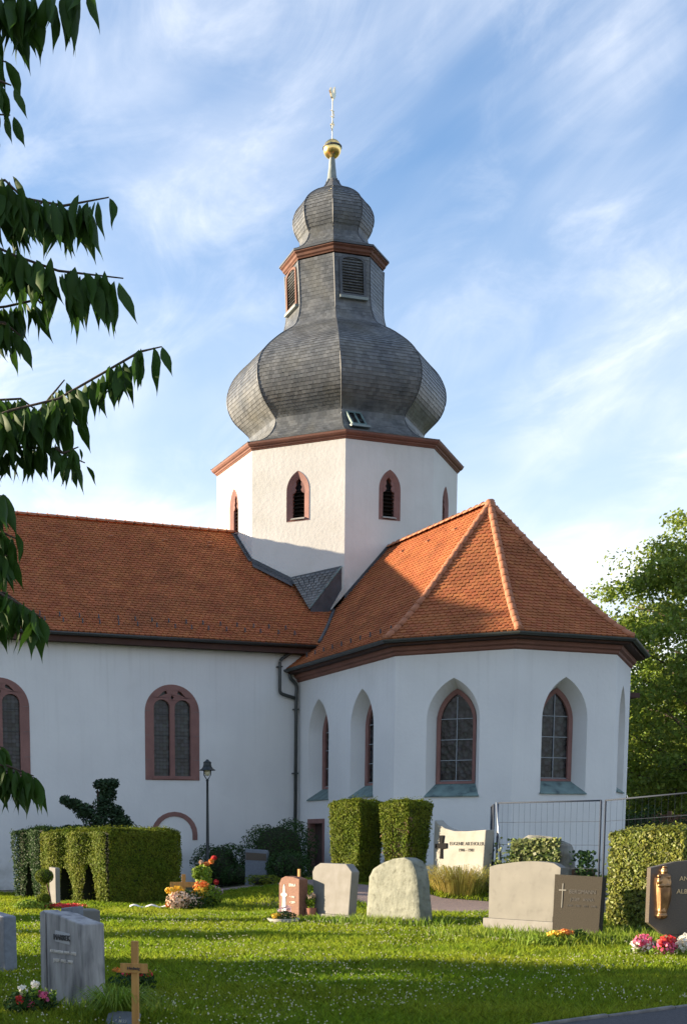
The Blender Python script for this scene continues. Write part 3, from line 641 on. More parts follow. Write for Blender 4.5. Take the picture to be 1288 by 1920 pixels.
def chancel():
    b = B(); pts = ch_ring(0); zsill = [2.74, 2.74, 2.80, 2.70, 2.60]
    outer = lambda dz: pointed(.743, 2.74+dz, 4.75, 5.89, 10); inner = lambda dz: pointed(.55, 3.06+dz, 4.75, 5.64, 10)
    side_t = (0, -1); wins = []
    def face(M, t, u0, u1, ws, extra=()):
        f = facef(M, t); L = []
        for u, dz in ws: L.append((shift(outer(dz), u), shift(inner(dz), u), .46)); wins.append((f, u, dz))
        wall_sheet(b, f, u0, u1, -.3, ZC, L+list(extra)); return f
    yh = -CH*T8+YC
    # left flank with the side door
    dl = on_plane(577.5, 1536, (-1, 0, 0), CH); u_door = 9.0
    M = (-CH, -8.7); ud = lambda y: -(y+8.7)
    du0 = ud(dl.y); du1 = du0+1.25; dz1 = dl.z
    door = [(du0, -.25), (du1, -.25), (du1, dz1), (du0, dz1)]
    f = face(M, side_t, ud(-NV), ud(yh), [(ud(-7.0124), .03), (ud(-9.9886), .03)], [(door, None, .35)])
    fr = B()
    for o in ([(du0-.0, -.25), (du0+.13, -.25), (du0+.13, dz1-.14), (du0, dz1-.14)], [(du1-.13, -.25), (du1, -.25), (du1, dz1-.14), (du1-.13, dz1-.14)], [(du0, dz1-.14), (du1, dz1-.14), (du1, dz1), (du0, dz1)]): fr.prism(o, -.02, .3, f=f)
    dr = fr.obj('door_frame', MT['sandstone'], church)
    lf = B()
    for j in range(6):
        w = (du1-du0-.26)/6; lf = B().prism([(du0+.13+w*j+.004, -.2), (du0+.13+w*(j+1)-.004, -.2), (du0+.13+w*(j+1)-.004, dz1-.14), (du0+.13+w*j+.004, dz1-.14)], .20, .26, f=f); lf.obj('door_plank', MT['wood_dark'], dr)
    B().prism([(du0, -.2), (du1, -.2), (du1, dz1), (du0, dz1)], .3, .34, f=f).obj('dark_backing', MT['dark'], dr)  # near-black panel as the darkness behind the plank gaps
    q = CH*Q
    face((-q, YC-q), (Q, -Q), -CH*T8, CH*T8, [(0, -.03)]); face((0, YC-CH), (1, 0), -CH*T8, CH*T8, [(0, .03)])
    face((q, YC-q), (Q, Q), -CH*T8, CH*T8, [(0, .13)])
    face((CH, -8.7), (0, 1), yh+8.7, -NV+8.7, [])
    b.obj('chancel_wall', MT['plaster'], church, fix=False)
    for f, u, dz in wins:
        o, i = shift(inner(dz), u), shift(pointed(.455, 3.13+dz, 4.72, 5.50, 10), u)
        fb = B(); ring(fb, f, o, i, .40, .56, .05); w = fb.obj('chancel_window', MT['sandstone'], church)
        B().poly([f(x, .52, z) for x, z in shift(pointed(.47, 3.1+dz, 4.72, 5.53, 10), u)]).obj('pane', MT['pane'], w)
        B().prism([(u-.012, 3.12+dz), (u+.012, 3.12+dz), (u+.012, 5.45+dz), (u-.012, 5.45+dz)], .49, .515, f=f).obj('glazing_bar', MT['bar'], w)
        for z in (3.14, 3.70, 4.27, 4.84): B().prism([(u-.46, z+dz), (u+.46, z+dz), (u+.46, z+dz+.022), (u-.46, z+dz+.022)], .486, .511, f=f).obj('glazing_bar', MT['bar'], w)
        s0, s1 = 2.74+dz, 3.07+dz
        B().add([f(u+x, y, z) for x, y, z in ((-.765, -.05, s0-.02), (.765, -.05, s0-.02), (.57, .45, s1+.01), (-.57, .45, s1+.01), (-.765, -.05, s0-.05), (.765, -.05, s0-.05), (.765, .02, s0-.05), (-.765, .02, s0-.05))], [(0, 1, 2, 3), (4, 5, 1, 0), (4, 7, 6, 5), (0, 3, 7, 4), (1, 5, 6, 2)]).obj('sill', MT['copper'], w)
chancel()
# ---- junctions: parapet beside the tower, slate cricket, lead flashings
def junction():
    z0 = lambda x: 11.36-1.08*abs(x)
    B().prism([(-2.55, z0(2.55)-.1), (-A_*T8+.005, z0(1.69)-.1), (-A_*T8+.005, z0(1.69)+.50), (-2.45, z0(2.45)+.12), (-2.55, z0(2.55)+.1)], -4.10, -3.92).obj('parapet', MT['tower_plaster'], church)
    n = (-Q, -Q, 0); A = on_plane(546.4, 1087, n, A_+.02); Bp = on_plane(640.5, 1069, n, A_+.02); Cp = on_plane(582, 1146, (0, -NS, 1), 12.40+.05)
    lift = Vector((0, 0, .06)); D = Vector((-1.78, -4.12, nave_z(-4.12)))
    cr2 = B().poly([A+lift, Bp+lift, Cp+lift]).poly([Bp+lift, Cp+lift, Vector((Cp.x, Cp.y, Cp.z-.3)), Vector((Bp.x, Bp.y, nave_z(Bp.y)-.2))]).obj('slate_cricket', MT['lead'], church, fix=False)
    # slate courses on the cricket
    b = B(); e1 = (Bp-A); e2 = (Cp-A); nrm = e1.cross(e2).normalized(); nrm = nrm if nrm.z > 0 else -nrm
    N_ = 14
    for i in range(N_):
        t0, t1 = i/N_, (i+1.25)/N_; t1 = min(1, t1)
        l0, r0 = A.lerp(Cp, 1-t0), Bp.lerp(Cp, 1-t0); l1, r1 = A.lerp(Cp, 1-t1), Bp.lerp(Cp, 1-t1); k = max(1, int((r0-l0).length/.16))
        for j in range(k):
            g = .01; q = lambda a, c, s: a.lerp(c, s)
            b.poly([q(l0, r0, j/k+g)+nrm*.10, q(l0, r0, (j+1)/k-g)+nrm*.10, q(l1, r1, (j+1)/k-g)+nrm*.075, q(l1, r1, j/k+g)+nrm*.075])
    tag(b.obj('slate', MT['slate'], cr2, fix=False), kind='stuff')
    B().tube([Bp+lift*2, Cp+lift*2], .03, 5).obj('verge_trim', MT['copper'], cr2)
    # lead strips where the roofs meet the masonry
    fl = B(); P1 = Vector((-A_-.03, -.05, nave_z(-.05)+.06)); P2 = Vector((-A_-.03, -A_*T8-.02, nave_z(-A_*T8)+.06))
    def strip3(p, q, w, up=.22):
        p, q, w = Vector(p), Vector(q), Vector(w); fl.poly([p, q, q+w, p+w]); fl.poly([p, q, q+Vector((0, 0, up)), p+Vector((0, 0, up))])
    strip3(P1, P2, (-.10, 0, .0), .10)
    nq = Vector((-Q, -Q, 0))*.02
    P3 = on_plane(547, 1090, n, A_+.02); strip3(Vector((-A_, -A_*T8, nave_z(-A_*T8)+.05))+nq, P3+nq, (-.10, -.34, -.24), .12); strip3(P3+nq, Bp+nq, (-.05, -.05, -.12), .14)
    for s in (-1, 1):
        strip3((s*.02, -4.10, 11.36), (s*2.5, -4.10, z0(2.5)+.03), (0, -.12, .03), .16)
    b2 = B(); vs = []
    for z in np.linspace(9.1, 7.76, 9):
        y = -5.88+(z-7.72)/NS; vs.append(Vector((-c_r(z)-.01, y, z+.075)))
    b2.tube(vs, .065, 6)
    fl.obj('lead_flashing', MT['lead'], church, fix=False); b2.obj('valley_gutter', MT['lead'], church, True)
    # verge board at the free end of the chancel eaves
    vb = B(); pr = [(r, z) for r, z in CPs if z < 7.75]
    vb.add([(-r, -NV+.04, z+.05) for r, z in pr]+[(-r, -NV+.04, z-.13) for r, z in pr]+[(-r, -NV-.02, z+.05) for r, z in pr]+[(-r, -NV-.02, z-.13) for r, z in pr], sum([[(i, i+1, len(pr)+i+1, len(pr)+i), (2*len(pr)+i, 2*len(pr)+i+1, 3*len(pr)+i+1, 3*len(pr)+i), (i, i+1, 2*len(pr)+i+1, 2*len(pr)+i)] for i in range(len(pr)-1)], []))
    vb.obj('verge_board', MT['soffit'], church)
junction()
def pipes():
    y = -NV-.14; P = lambda px, py: on_plane(px, py, (0, -1, 0), -y)
    def bend(pts, r=.12):
        out = [pts[0]]
        for a, c, e in zip(pts, pts[1:], pts[2:]):
            u, v = (a-c).normalized(), (e-c).normalized(); k = min(r, (a-c).length*.45, (e-c).length*.45)
            for t in (0, .25, .5, .75, 1): out.append((c+u*k).lerp(c, t).lerp(c.lerp(c+v*k, t), t))
        return out+[pts[-1]]
    g = P(547.7, 1212); g.y = -5.93
    dp = B().tube(bend([g, P(547.5, 1222), P(525, 1238), P(524.6, 1300), P(553, 1309)]), .055, 8).obj('downpipe', MT['gutter'], church, True)
    e = P(543, 1264); base = P(553.2, 1662)
    d2 = B().tube(bend([e, P(545, 1272), P(556.7, 1284), P(555.4, 1310), base]), .06, 8).obj('downpipe', MT['gutter'], church, True)
    for py, o, pxx in ((1250, dp, 524.8), (1330, d2, 555.3), (1450, d2, 554.2)):
        c = P(pxx, py); B().box(c.x-.075, c.x+.075, c.y-.07, c.y+.14, c.z-.02, c.z+.02).obj('pipe_clip', MT['gutter'], o)
pipes()
# small annex whose eaves show behind the apse
ax = B().box(3.9, 5.3, -8.6, -5.6, -.3, 5.25).obj('annex_wall', MT['plaster'], church)
e_ = on_plane(1195, 1309, (0, 1, 0), -8.8); B().box(3.9, e_.x, -8.9, -5.4, e_.z, e_.z+.16).obj('annex_roof', MT['soffit'], church)

# ================================================================== PLANTS
def hedge_faces(W_, D_, H_, dens, niche=None, taper=0, rnd=.06):
    """points and normals over the clipped faces of a hedge W x D x H (local, front at y=0, base z=0)"""
    P = []; N = []
    def face(n, f, nrm):
        u, v = rng.random(n), rng.random(n); p = np.array([f(a, b) for a, b in zip(u, v)]); P.append(p+rng.normal(0, .016, p.shape)); N.append(np.tile(np.array(nrm, float), (n, 1)))
    tp = lambda z: 1-taper*(1-z/H_)
    X = lambda u, z: W_/2+(u-.5)*W_*tp(z); Y = lambda u, z: D_/2+(u-.5)*D_*tp(z)
    face(int(W_*H_*dens), lambda u, v: (X(u, v*H_), Y(0, v*H_), v*H_), (0, -1, 0)); face(int(W_*H_*dens*.6), lambda u, v: (X(u, v*H_), Y(1, v*H_), v*H_), (0, 1, 0))
    nl = int(D_*H_*dens)
    def left(u, v):
        y, z = u*D_, v*H_; x = X(0, z)-(.075*(1+math.cos((y-.15)*6.6))*min(1, .35+z*.5) if niche else .03*math.sin(y*5+z*3))
        if niche:
            for y0, y1, zt, dep in niche:
                c = (y0+y1)/2+.12*(z-.5); hw = (y1-y0)/2; lim = zt-.75*abs((y-c)/hw)**1.3+.10*math.sin(9*y+3*z)
                if y0 < y < y1 and z < lim: x += dep*rng.random()**.25
        return (x, Y(u, z), z)
    face(int(nl*1.25), left, (-1, 0, 0)); face(nl, lambda u, v: (X(1, v*H_), Y(u, v*H_), v*H_), (1, 0, 0))
    face(int(W_*D_*dens), lambda u, v: (X(u, H_), Y(v, H_), H_+.025*math.sin(7*u+5*v)), (0, 0, 1))
    P, N = np.concatenate(P), np.concatenate(N)
    w_ = np.array([mnoise.noise(Vector(p)*2.3)*.6+mnoise.noise(Vector(p)*6.1)*.4 for p in P]); P = P+N*(w_*.055)[:, None]
    st = rng.random(len(P)) < .03; P[st] += N[st]*rng.uniform(.02, .09, (st.sum(), 1))            # stray shoots
    keep = w_ > -.62+.2*rng.random(len(P)); P, N = P[keep], N[keep]
    # round the top edges a little
    dx = np.minimum(P[:, 0], W_-P[:, 0]); dy = np.minimum(P[:, 1], D_-P[:, 1]); e = np.minimum(np.maximum(dx, 0), np.maximum(dy, 0)); k = np.clip(1-e/.14, 0, 1)*np.clip((P[:, 2]-(H_-.16))/.16, 0, 1)
    P[:, 2] -= k*rnd; P[:, 2] = np.maximum(P[:, 2], .02)
    return P, N
def hedge(label, loc, rz, W_, D_, H_, mt, size=.055, dens=2600, niche=None, taper=0, group=None, cat='hedge', name='hedge'):
    t = thing(name, label, cat, loc, rz, group); P, N = hedge_faces(W_, D_, H_, dens, niche, taper)
    leaves('foliage', P, N, size, MT[mt], t, .42)
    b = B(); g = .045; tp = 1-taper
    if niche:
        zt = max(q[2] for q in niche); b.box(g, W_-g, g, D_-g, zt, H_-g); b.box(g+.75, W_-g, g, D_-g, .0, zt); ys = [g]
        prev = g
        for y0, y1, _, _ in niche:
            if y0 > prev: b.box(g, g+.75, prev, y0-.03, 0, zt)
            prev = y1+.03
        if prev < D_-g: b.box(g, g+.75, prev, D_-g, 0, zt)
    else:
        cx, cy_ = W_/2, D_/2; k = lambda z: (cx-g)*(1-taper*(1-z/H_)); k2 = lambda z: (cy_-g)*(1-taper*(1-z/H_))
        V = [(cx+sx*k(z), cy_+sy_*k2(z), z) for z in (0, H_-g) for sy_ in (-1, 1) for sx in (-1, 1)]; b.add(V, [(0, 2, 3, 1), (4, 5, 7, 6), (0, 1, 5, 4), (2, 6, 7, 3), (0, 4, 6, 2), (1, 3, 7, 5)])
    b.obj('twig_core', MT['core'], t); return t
HRZ = math.atan2(.95, 2.18)
hl = rd(-2.47, 29.9); hl.z = 0
hedge('long clipped hedge with sunlit scalloped niches on its left side', hl, HRZ, 2.25, 2.6, 1.74, 'hedge', .05, 3800, niche=((.42, .98, .98, .6), (1.34, 1.92, 1.02, .6)))
h2 = rd(-4.35, 32.6); hedge('dark clipped hedge at far left in front of the nave wall', h2, HRZ, 1.4, 1.15, 1.80, 'darkleaf', .05, 3000, niche=((.35, .8, .9, .4),))
g = col_ground(719, 31.0); HT = rad(-14)
tw1 = hedge('taller of two block hedges, left one, beside the chancel door', rd(g.dot(RV)-CAM.dot(RV)-.60, 31.0, gz(g.x, g.y)), HRZ, .95, .95, 2.02, 'hedge', .05, 3400, taper=.16)
g = col_ground(822, 30.2)
tw2 = hedge('right one of two block hedges, narrowing downwards with bare twigs', rd(g.dot(RV)-CAM.dot(RV)-.75, 30.2, gz(g.x, g.y)), HRZ, 1.0, .85, 1.97, 'hedge', .05, 3000, taper=.36)
def bare_twigs():
    P = np.stack([rng.uniform(.02, .25, 500), rng.uniform(.0, .8, 500), rng.uniform(.4, 1.6, 500)], 1); N = np.tile((-1., -.5, .2), (500, 1)); tag(leaves('bare_twigs', P, N, .10, MT['twig'], tw2, .6, .12, 2), kind='stuff')
bare_twigs()
g = rd(6.35, 19.6); hedge('bright leafy box hedge behind the dark stone with a bronze figure', rd(7.35, 20.3, 0), HRZ, 1.6, 1.25, 1.66, 'boxhedge', .055, 3000)
# --- shrubs
def shrub(name, label, cat, px, d, w, h, mt, size, n, z0=None, lumps=6, group=None, dp=None):
    g = col_ground(px, d); t = thing(name, label, cat, g, 0, group); P = []; N = []
    for k in range(lumps):
        a = 2*math.pi*k/lumps+random.random(); rr = .28*w if lumps > 1 else 0
        c = (rr*math.cos(a), rr*math.sin(a)*.8, h*random.uniform(.40, .55)); p, q = ell_pts(n//lumps, c, (w*random.uniform(.28, .38), w*random.uniform(.28, .36), h*random.uniform(.42, .52)), .25); P.append(p); N.append(q)
    P, N = np.concatenate(P), np.concatenate(N); k = P[:, 2] > .02; leaves('foliage', P[k], N[k], size, MT[mt], t, .6)
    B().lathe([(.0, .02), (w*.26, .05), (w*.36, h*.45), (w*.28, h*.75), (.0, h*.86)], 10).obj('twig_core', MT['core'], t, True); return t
shrub('shrub', 'rounded dark green bush beside the lamp post', 'shrub', 412, 39.5, 1.5, 1.30, 'darkleaf', .07, 6500)
shrub('shrub', 'low dark green bush at the foot of the rounded bush by the lamp', 'shrub', 446, 38.6, .95, .62, 'darkleaf', .06, 3000)
shrub('shrub', 'broad dome-shaped dark bush in front of the downpipe', 'shrub', 522, 39.2, 2.05, 1.82, 'darkleaf', .065, 11000)
shrub('shrub', 'low leafy bush in front of the dome-shaped bush', 'shrub', 540, 36.6, 1.2, .85, 'darkleaf', .07, 3500)
shrub('shrub', 'low yellowish shrub on the grave bed near the door', 'shrub', 492, 35.2, .9, .32, 'hedge', .05, 1800)
shrub('shrub', 'dark rounded bush by the brown boundary wall', 'shrub', 1188, 42, 1.7, 2.1, 'darkleaf', .08, 6000)
shrub('shrub', 'dark bush at the right edge before the boundary wall', 'shrub', 1283, 41, 1.5, 1.9, 'darkleaf', .08, 5000)
def topiary_conifer():
    g = col_ground(186, 36.5); t = thing('conifer', 'dark irregular conifer with lobed tiers rising behind the left hedge', 'conifer', g); s = 36.5/FPX
    B().tube([(0, 0, 0), (.05, 0, 1.2), (0, 0, 2.9)], [.09, .07, .02], 7).obj('trunk', MT['bark'], t)
    P = []; N = []; lob = [(0, 0, 1.50, .60, .30), (.45, 0, 1.62, .42, .26), (.72, .1, 1.80, .26, .18), (-.50, 0, 1.66, .34, .18), (-.74, 0, 1.74, .18, .12), (.02, 0, 1.95, .36, .26), (-.34, 0, 2.30, .24, .16), (-.58, 0, 2.50, .20, .11), (-.78, 0, 2.60, .13, .09), (.14, 0, 2.40, .28, .26), (.40, 0, 2.30, .22, .14), (.22, 0, 2.80, .24, .20), (.12, 0, 3.05, .22, .10), (.36, 0, 3.08, .16, .10), (.55, 0, 2.05, .24, .13)]
    for x, y, z, a, b_ in lob:
        p, q = ell_pts(int(3600*a), (x, y, z), (a*1.05, a*.85, b_*1.5), .9); P.append(p); N.append(q)
    leaves('foliage', np.concatenate(P), np.concatenate(N), .095, MT['conifer'], t, .9, .4); t.scale = (1.2, 1.2, 1.0)
topiary_conifer()
def ball_topiary():
    g = col_ground(90, 27.5); t = thing('topiary', 'small ball topiary on a thin pale stem by the left hedge', 'topiary', g)
    B().tube([(.09, 0, 0), (.04, 0, .35), (-.03, 0, .62)], .018, 6).obj('stem', MT['post_wood'], t)
    for nm, c, r in (('crown', (-.07, 0, .74), .20), ('lower_ball', (-.10, 0, .26), .15)):
        p, q = ell_pts(1500, c, (r, r, r*.8), .12); leaves(nm, p, q, .035, MT['hedge'], t, .6); 
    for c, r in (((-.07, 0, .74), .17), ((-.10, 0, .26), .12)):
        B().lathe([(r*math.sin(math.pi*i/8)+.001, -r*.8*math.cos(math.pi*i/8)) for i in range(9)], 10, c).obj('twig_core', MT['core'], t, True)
ball_topiary()
# --- trees with trunk, limbs and leafy clumps
def tree(name, label, base, h, spread, mt, size, nclump, per, trunk_r, group=None, zlow=.18, seed=1, flat=1.0, asym=(0, 0), peak=.85):
    r_ = random.Random(seed); t = thing(name, label, 'tree', base, 0, group); tb = B(); P = []; N = []
    tb.tube([(0, 0, -.2), (.05, .02, h*.2), (.12, -.05, h*.45), (.05, 0, h*.72), (0, 0, h*.92)], [trunk_r*1.25, trunk_r, trunk_r*.75, trunk_r*.4, .03], 9); tb.obj('trunk', MT['bark'], t, True)
    for k in range(nclump):
        z = h*(zlow+(1-zlow)*(k+.5)/nclump); q = (z/h-zlow)/(1-zlow); env = spread*(math.sin(math.pi*min(.98, .16+.84*q**peak))**.75)
        a = k*2.39996+r_.uniform(-.4, .4); rr = env*r_.uniform(.45, 1.0)**.6; c = Vector((rr*math.cos(a)+asym[0]*q, rr*math.sin(a)*flat+asym[1]*q, z+r_.uniform(-.3, .3)))
        zb = max(h*.12, z-rr*.55); st = Vector((.06, -.02, zb)); mid = st.lerp(c, .55)+Vector((0, 0, .25))
        if k % 2 == 0:
            B().tube([st, mid, c], [trunk_r*.34*(1-.6*q), trunk_r*.2*(1-.5*q), .015], 5).obj('limb', MT['bark'], t, True)
        s = spread*r_.uniform(.16, .28); sub = r_.randint(4, 6)
        for j in range(sub):
            cc = c+Vector((r_.uniform(-1, 1), r_.uniform(-1, 1), r_.uniform(-.6, .6)))*s; rx = s*r_.uniform(.45, .8)
            p, nn = ell_pts(per//sub, cc, (rx, rx, rx*.55), .7); nn[:, 2] += .5; P.append(p); N.append(nn)
    leaves('crown', np.concatenate(P), np.concatenate(N), size, MT[mt], t, .8, .6, .3); return t
ob = col_ground(1345, 52); tree('oak_tree', 'tall leafy oak tree at the right edge behind the apse', ob, 13.5, 5.7, 'oakleaf', .165, 130, 800, .38, seed=4, zlow=.10, peak=1.25)
ob = col_ground(1235, 58); tree('broadleaf_tree', 'lower leafy tree filling the gap below the oak behind the fence', ob, 8.2, 4.4, 'oakleaf', .20, 60, 420, .25, seed=9, zlow=.08)
for k, (px, d, h, sp_) in enumerate(((1420, 66, 12, 6), (1180, 78, 8.0, 5.5), (1330, 82, 10, 7))):
    tree('broadleaf_tree', ['tree standing further right beyond the oak', 'distant tree just right of the apse wall', 'distant tree behind the oak trunk'][k], col_ground(px, d), h, sp_, 'oakleaf', .30, 46, 300, .3, 'trees in the background', .06, 20+k)
# shade trees west of the lawn, outside the picture: their shadows lie across the grass
for k, (r, d, h, sp_, zl) in enumerate(((-16, 13.2, 8, 3.6, .06), (-15, 15.9, 7.0, 2.3, .06), (-19, 9.5, 8, 3.6, .08), (-27, 28.5, 5.2, 1.5, .35), (-25, 24.6, 5.0, .9, .45))):
    tree('broadleaf_tree', ['large tree shading the near lawn', 'medium tree shading the lawn edge', 'wide tree shading the foreground', 'slender tree shading the middle lawn', 'young tree with a thin crown shading the lawn'][k]+' from outside the left edge', rd(r, d, 0), h, sp_, 'oakleaf', .34 if k < 3 else .26, 80 if k < 3 else 44, 330, .22, 'shade trees left of the lawn', zl, 40+k)

# --- cherry tree whose drooping twigs hang into the picture
def cherry():
    t = thing('cherry_tree', 'cherry tree with drooping dark leaves hanging in from the left edge', 'tree', rd(-2.7, 4.3, 0))
    base = t.location.copy(); L = lambda p: Vector(p)-base
    B().tube([(0, 0, -.1), (.03, .03, 1.0), (.0, .05, 2.2), (.1, 0, 3.6), (.2, .1, 4.8)], [.15, .12, .10, .07, .02], 9).obj('trunk', MT['bark'], t, True)
    P, N = [], []
    for k in range(60):
        c = L(rd(random.uniform(-4.2, -1.55), random.uniform(3.2, 5.6), random.uniform(1.7, 5.3))); p, n = ell_pts(70, c, (.42, .42, .34), .9); P.append(p); N.append(n)
    leaves('crown', np.concatenate(P), np.concatenate(N), .125, MT['cherry'], t, .8, .42, 1.2)
    # leaf prototypes: ovate blade with drawn-out tip, folded along the midrib, tip towards -Z
    protos = []
    for v in range(5):
        Ls = 1.0; b = B(); n = 9; wv = [0, .55, .88, 1.0, .96, .80, .55, .28, .09, 0]; fold = .10+.05*v; curl = random.uniform(-.10, .16); V = []
        for i in range(10):
            s = i/9; z = -s*Ls; w = wv[i]*.135*(1+.03*((i % 2)*2-1)); y = curl*s*s*1.2+.02*math.sin(9*s+v)
            V += [(-w, y+w*fold*2.2, z), (0, y, z), (w, y+w*fold*2.2, z)]
        F = [(3*i+j, 3*i+j+1, 3*i+j+4, 3*i+j+3) for i in range(9) for j in (0, 1)]
        b.add(V, F); me = mesh('leaf', b.V, b.F, MT['cherry'], None, True); protos.append(me.data); bpy.data.objects.remove(me)
    tw = [  # pixel polylines, depth, leaves per 100 px, leaf length in px
     ([(-60, -30), (40, -14), (110, -8), (172, -26)], 3.15, 9, 100), ([(-60, 5), (20, 20), (75, 25)], 3.25, 9, 92), ([(-50, 90), (15, 118)], 3.2, 8, 80),
     ([(-60, 150), (0, 152), (22, 160)], 3.1, 9, 74), ([(-50, 212), (20, 216)], 3.2, 8, 72),
     ([(-60, 352), (10, 338), (45, 372), (120, 386), (205, 370)], 3.1, 11, 98), ([(-60, 372), (20, 380), (80, 382)], 3.25, 11, 96),
     ([(-60, 438), (30, 480), (110, 508), (232, 522)], 3.1, 11, 104), ([(-50, 470), (20, 480), (62, 490)], 3.3, 9, 92), ([(-50, 582), (12, 575), (70, 562), (86, 574)], 3.2, 11, 78), ([(-50, 598), (10, 606), (40, 630)], 3.15, 9, 76),
     ([(-60, 800), (20, 770), (110, 748), (190, 702), (262, 660), (304, 650)], 3.1, 9, 88), ([(60, 790), (95, 745), (122, 712)], 3.15, 12, 66), ([(-60, 775), (0, 750), (40, 748), (70, 770)], 3.25, 11, 76),
     ([(-60, 820), (20, 790), (90, 770), (150, 780)], 3.2, 11, 84), ([(-60, 862), (30, 838), (100, 842), (160, 868)], 3.2, 13, 60), ([(120, 850), (148, 838)], 3.1, 9, 46),
     ([(-50, 928), (12, 930)], 3.05, 10, 96), ([(-50, 1040), (22, 1042)], 3.1, 9, 84), ([(-60, 1082), (30, 1128), (82, 1160)], 3.05, 12, 92), ([(-50, 985), (0, 1000)], 3.15, 9, 90), ([(-50, 1140), (0, 1150)], 3.15, 8, 88),
     ([(-50, 1108), (10, 1112), (48, 1138)], 3.1, 11, 92), ([(-50, 1000), (8, 1000), (36, 1012)], 3.1, 11, 80), ([(-50, 1446), (20, 1446), (70, 1460)], 3.1, 12, 84), ([(-50, 1392), (10, 1402)], 3.05, 9, 72), ([(-60, 1425), (15, 1436), (64, 1455)], 3.05, 11, 84)]
    cnt = 0; inner = B()
    for pts, d, den, ll in tw:
        P3 = [L(at_depth(x, y, d)) for x, y in pts]
        tip = P3[-1]; root = P3[0]+(P3[0]-P3[1])*.5+Vector((0, 0, .02))
        tg = B().tube([root]+P3, [.004]+[.003]*(len(P3)-1)+[.0015], 5).obj('branch', MT['bark'], t, True)
        tot = sum(math.dist(a, c) for a, c in zip(pts, pts[1:])); n = max(2, int(tot*den/100*.70))
        for k in range(n):
            s = (k+.5+random.uniform(-.25, .25))/n*tot if k < n-1 else tot*.995; acc = 0
            for a, c, A, Cc in zip(pts, pts[1:], P3, P3[1:]):
                l = math.dist(a, c)
                if acc+l >= s or c is pts[-1]: p = A.lerp(Cc, min(1, (s-acc)/l)); break
                acc += l
            lf = bpy.data.objects.new('leaf', protos[random.randrange(5)]); link(lf, tg); sc = ll/FPX*d*random.uniform(.62, 1.08)
            lf.location = p+Vector((random.uniform(-.008, .008), random.uniform(-.012, .012), random.uniform(-.006, .003)))
            out = random.uniform(-.25, .42) if k < n-1 else .30; yaw = random.uniform(-1.1, 1.1)-YAW
            q = Matrix.Rotation(yaw, 3, 'Z') @ Matrix.Rotation(-out, 3, 'Y') @ Matrix.Rotation(random.uniform(-.35, .35), 3, 'X')
            lf.rotation_euler = q.to_euler(); lf.scale = (sc*random.uniform(.95, 1.2), sc, sc); cnt += 1
        for k in range(int(12+tot*.14)):                # smaller leaves crowding the twig, too dense to pick apart
            q_ = (k+random.random())/(12+tot*.14)*.95; s = tot*q_**1.5; acc = 0
            for a, c, A, Cc in zip(pts, pts[1:], P3, P3[1:]):
                l = math.dist(a, c)
                if acc+l >= s or c is pts[-1]: p = A.lerp(Cc, min(1, (s-acc)/l)); break
                acc += l
            sc = ll/FPX*d*random.uniform(.5, 1.0); pr = protos[random.randrange(5)]
            q = Matrix.Rotation(random.uniform(-1.3, 1.3)-YAW, 3, 'Z') @ Matrix.Rotation(-random.uniform(-.4, .55), 3, 'Y') @ Matrix.Rotation(random.uniform(-.45, .45), 3, 'X')
            o = p+Vector((0, random.uniform(-.04, .04), random.uniform(-.018, .006))); inner.add([o+q@(v.co*sc) for v in pr.vertices], [tuple(f.vertices) for f in pr.polygons])
    tag(inner.obj('inner_leaves', MT['cherry'], t, True, False), kind='stuff'); print('cherry leaves', cnt)
cherry()

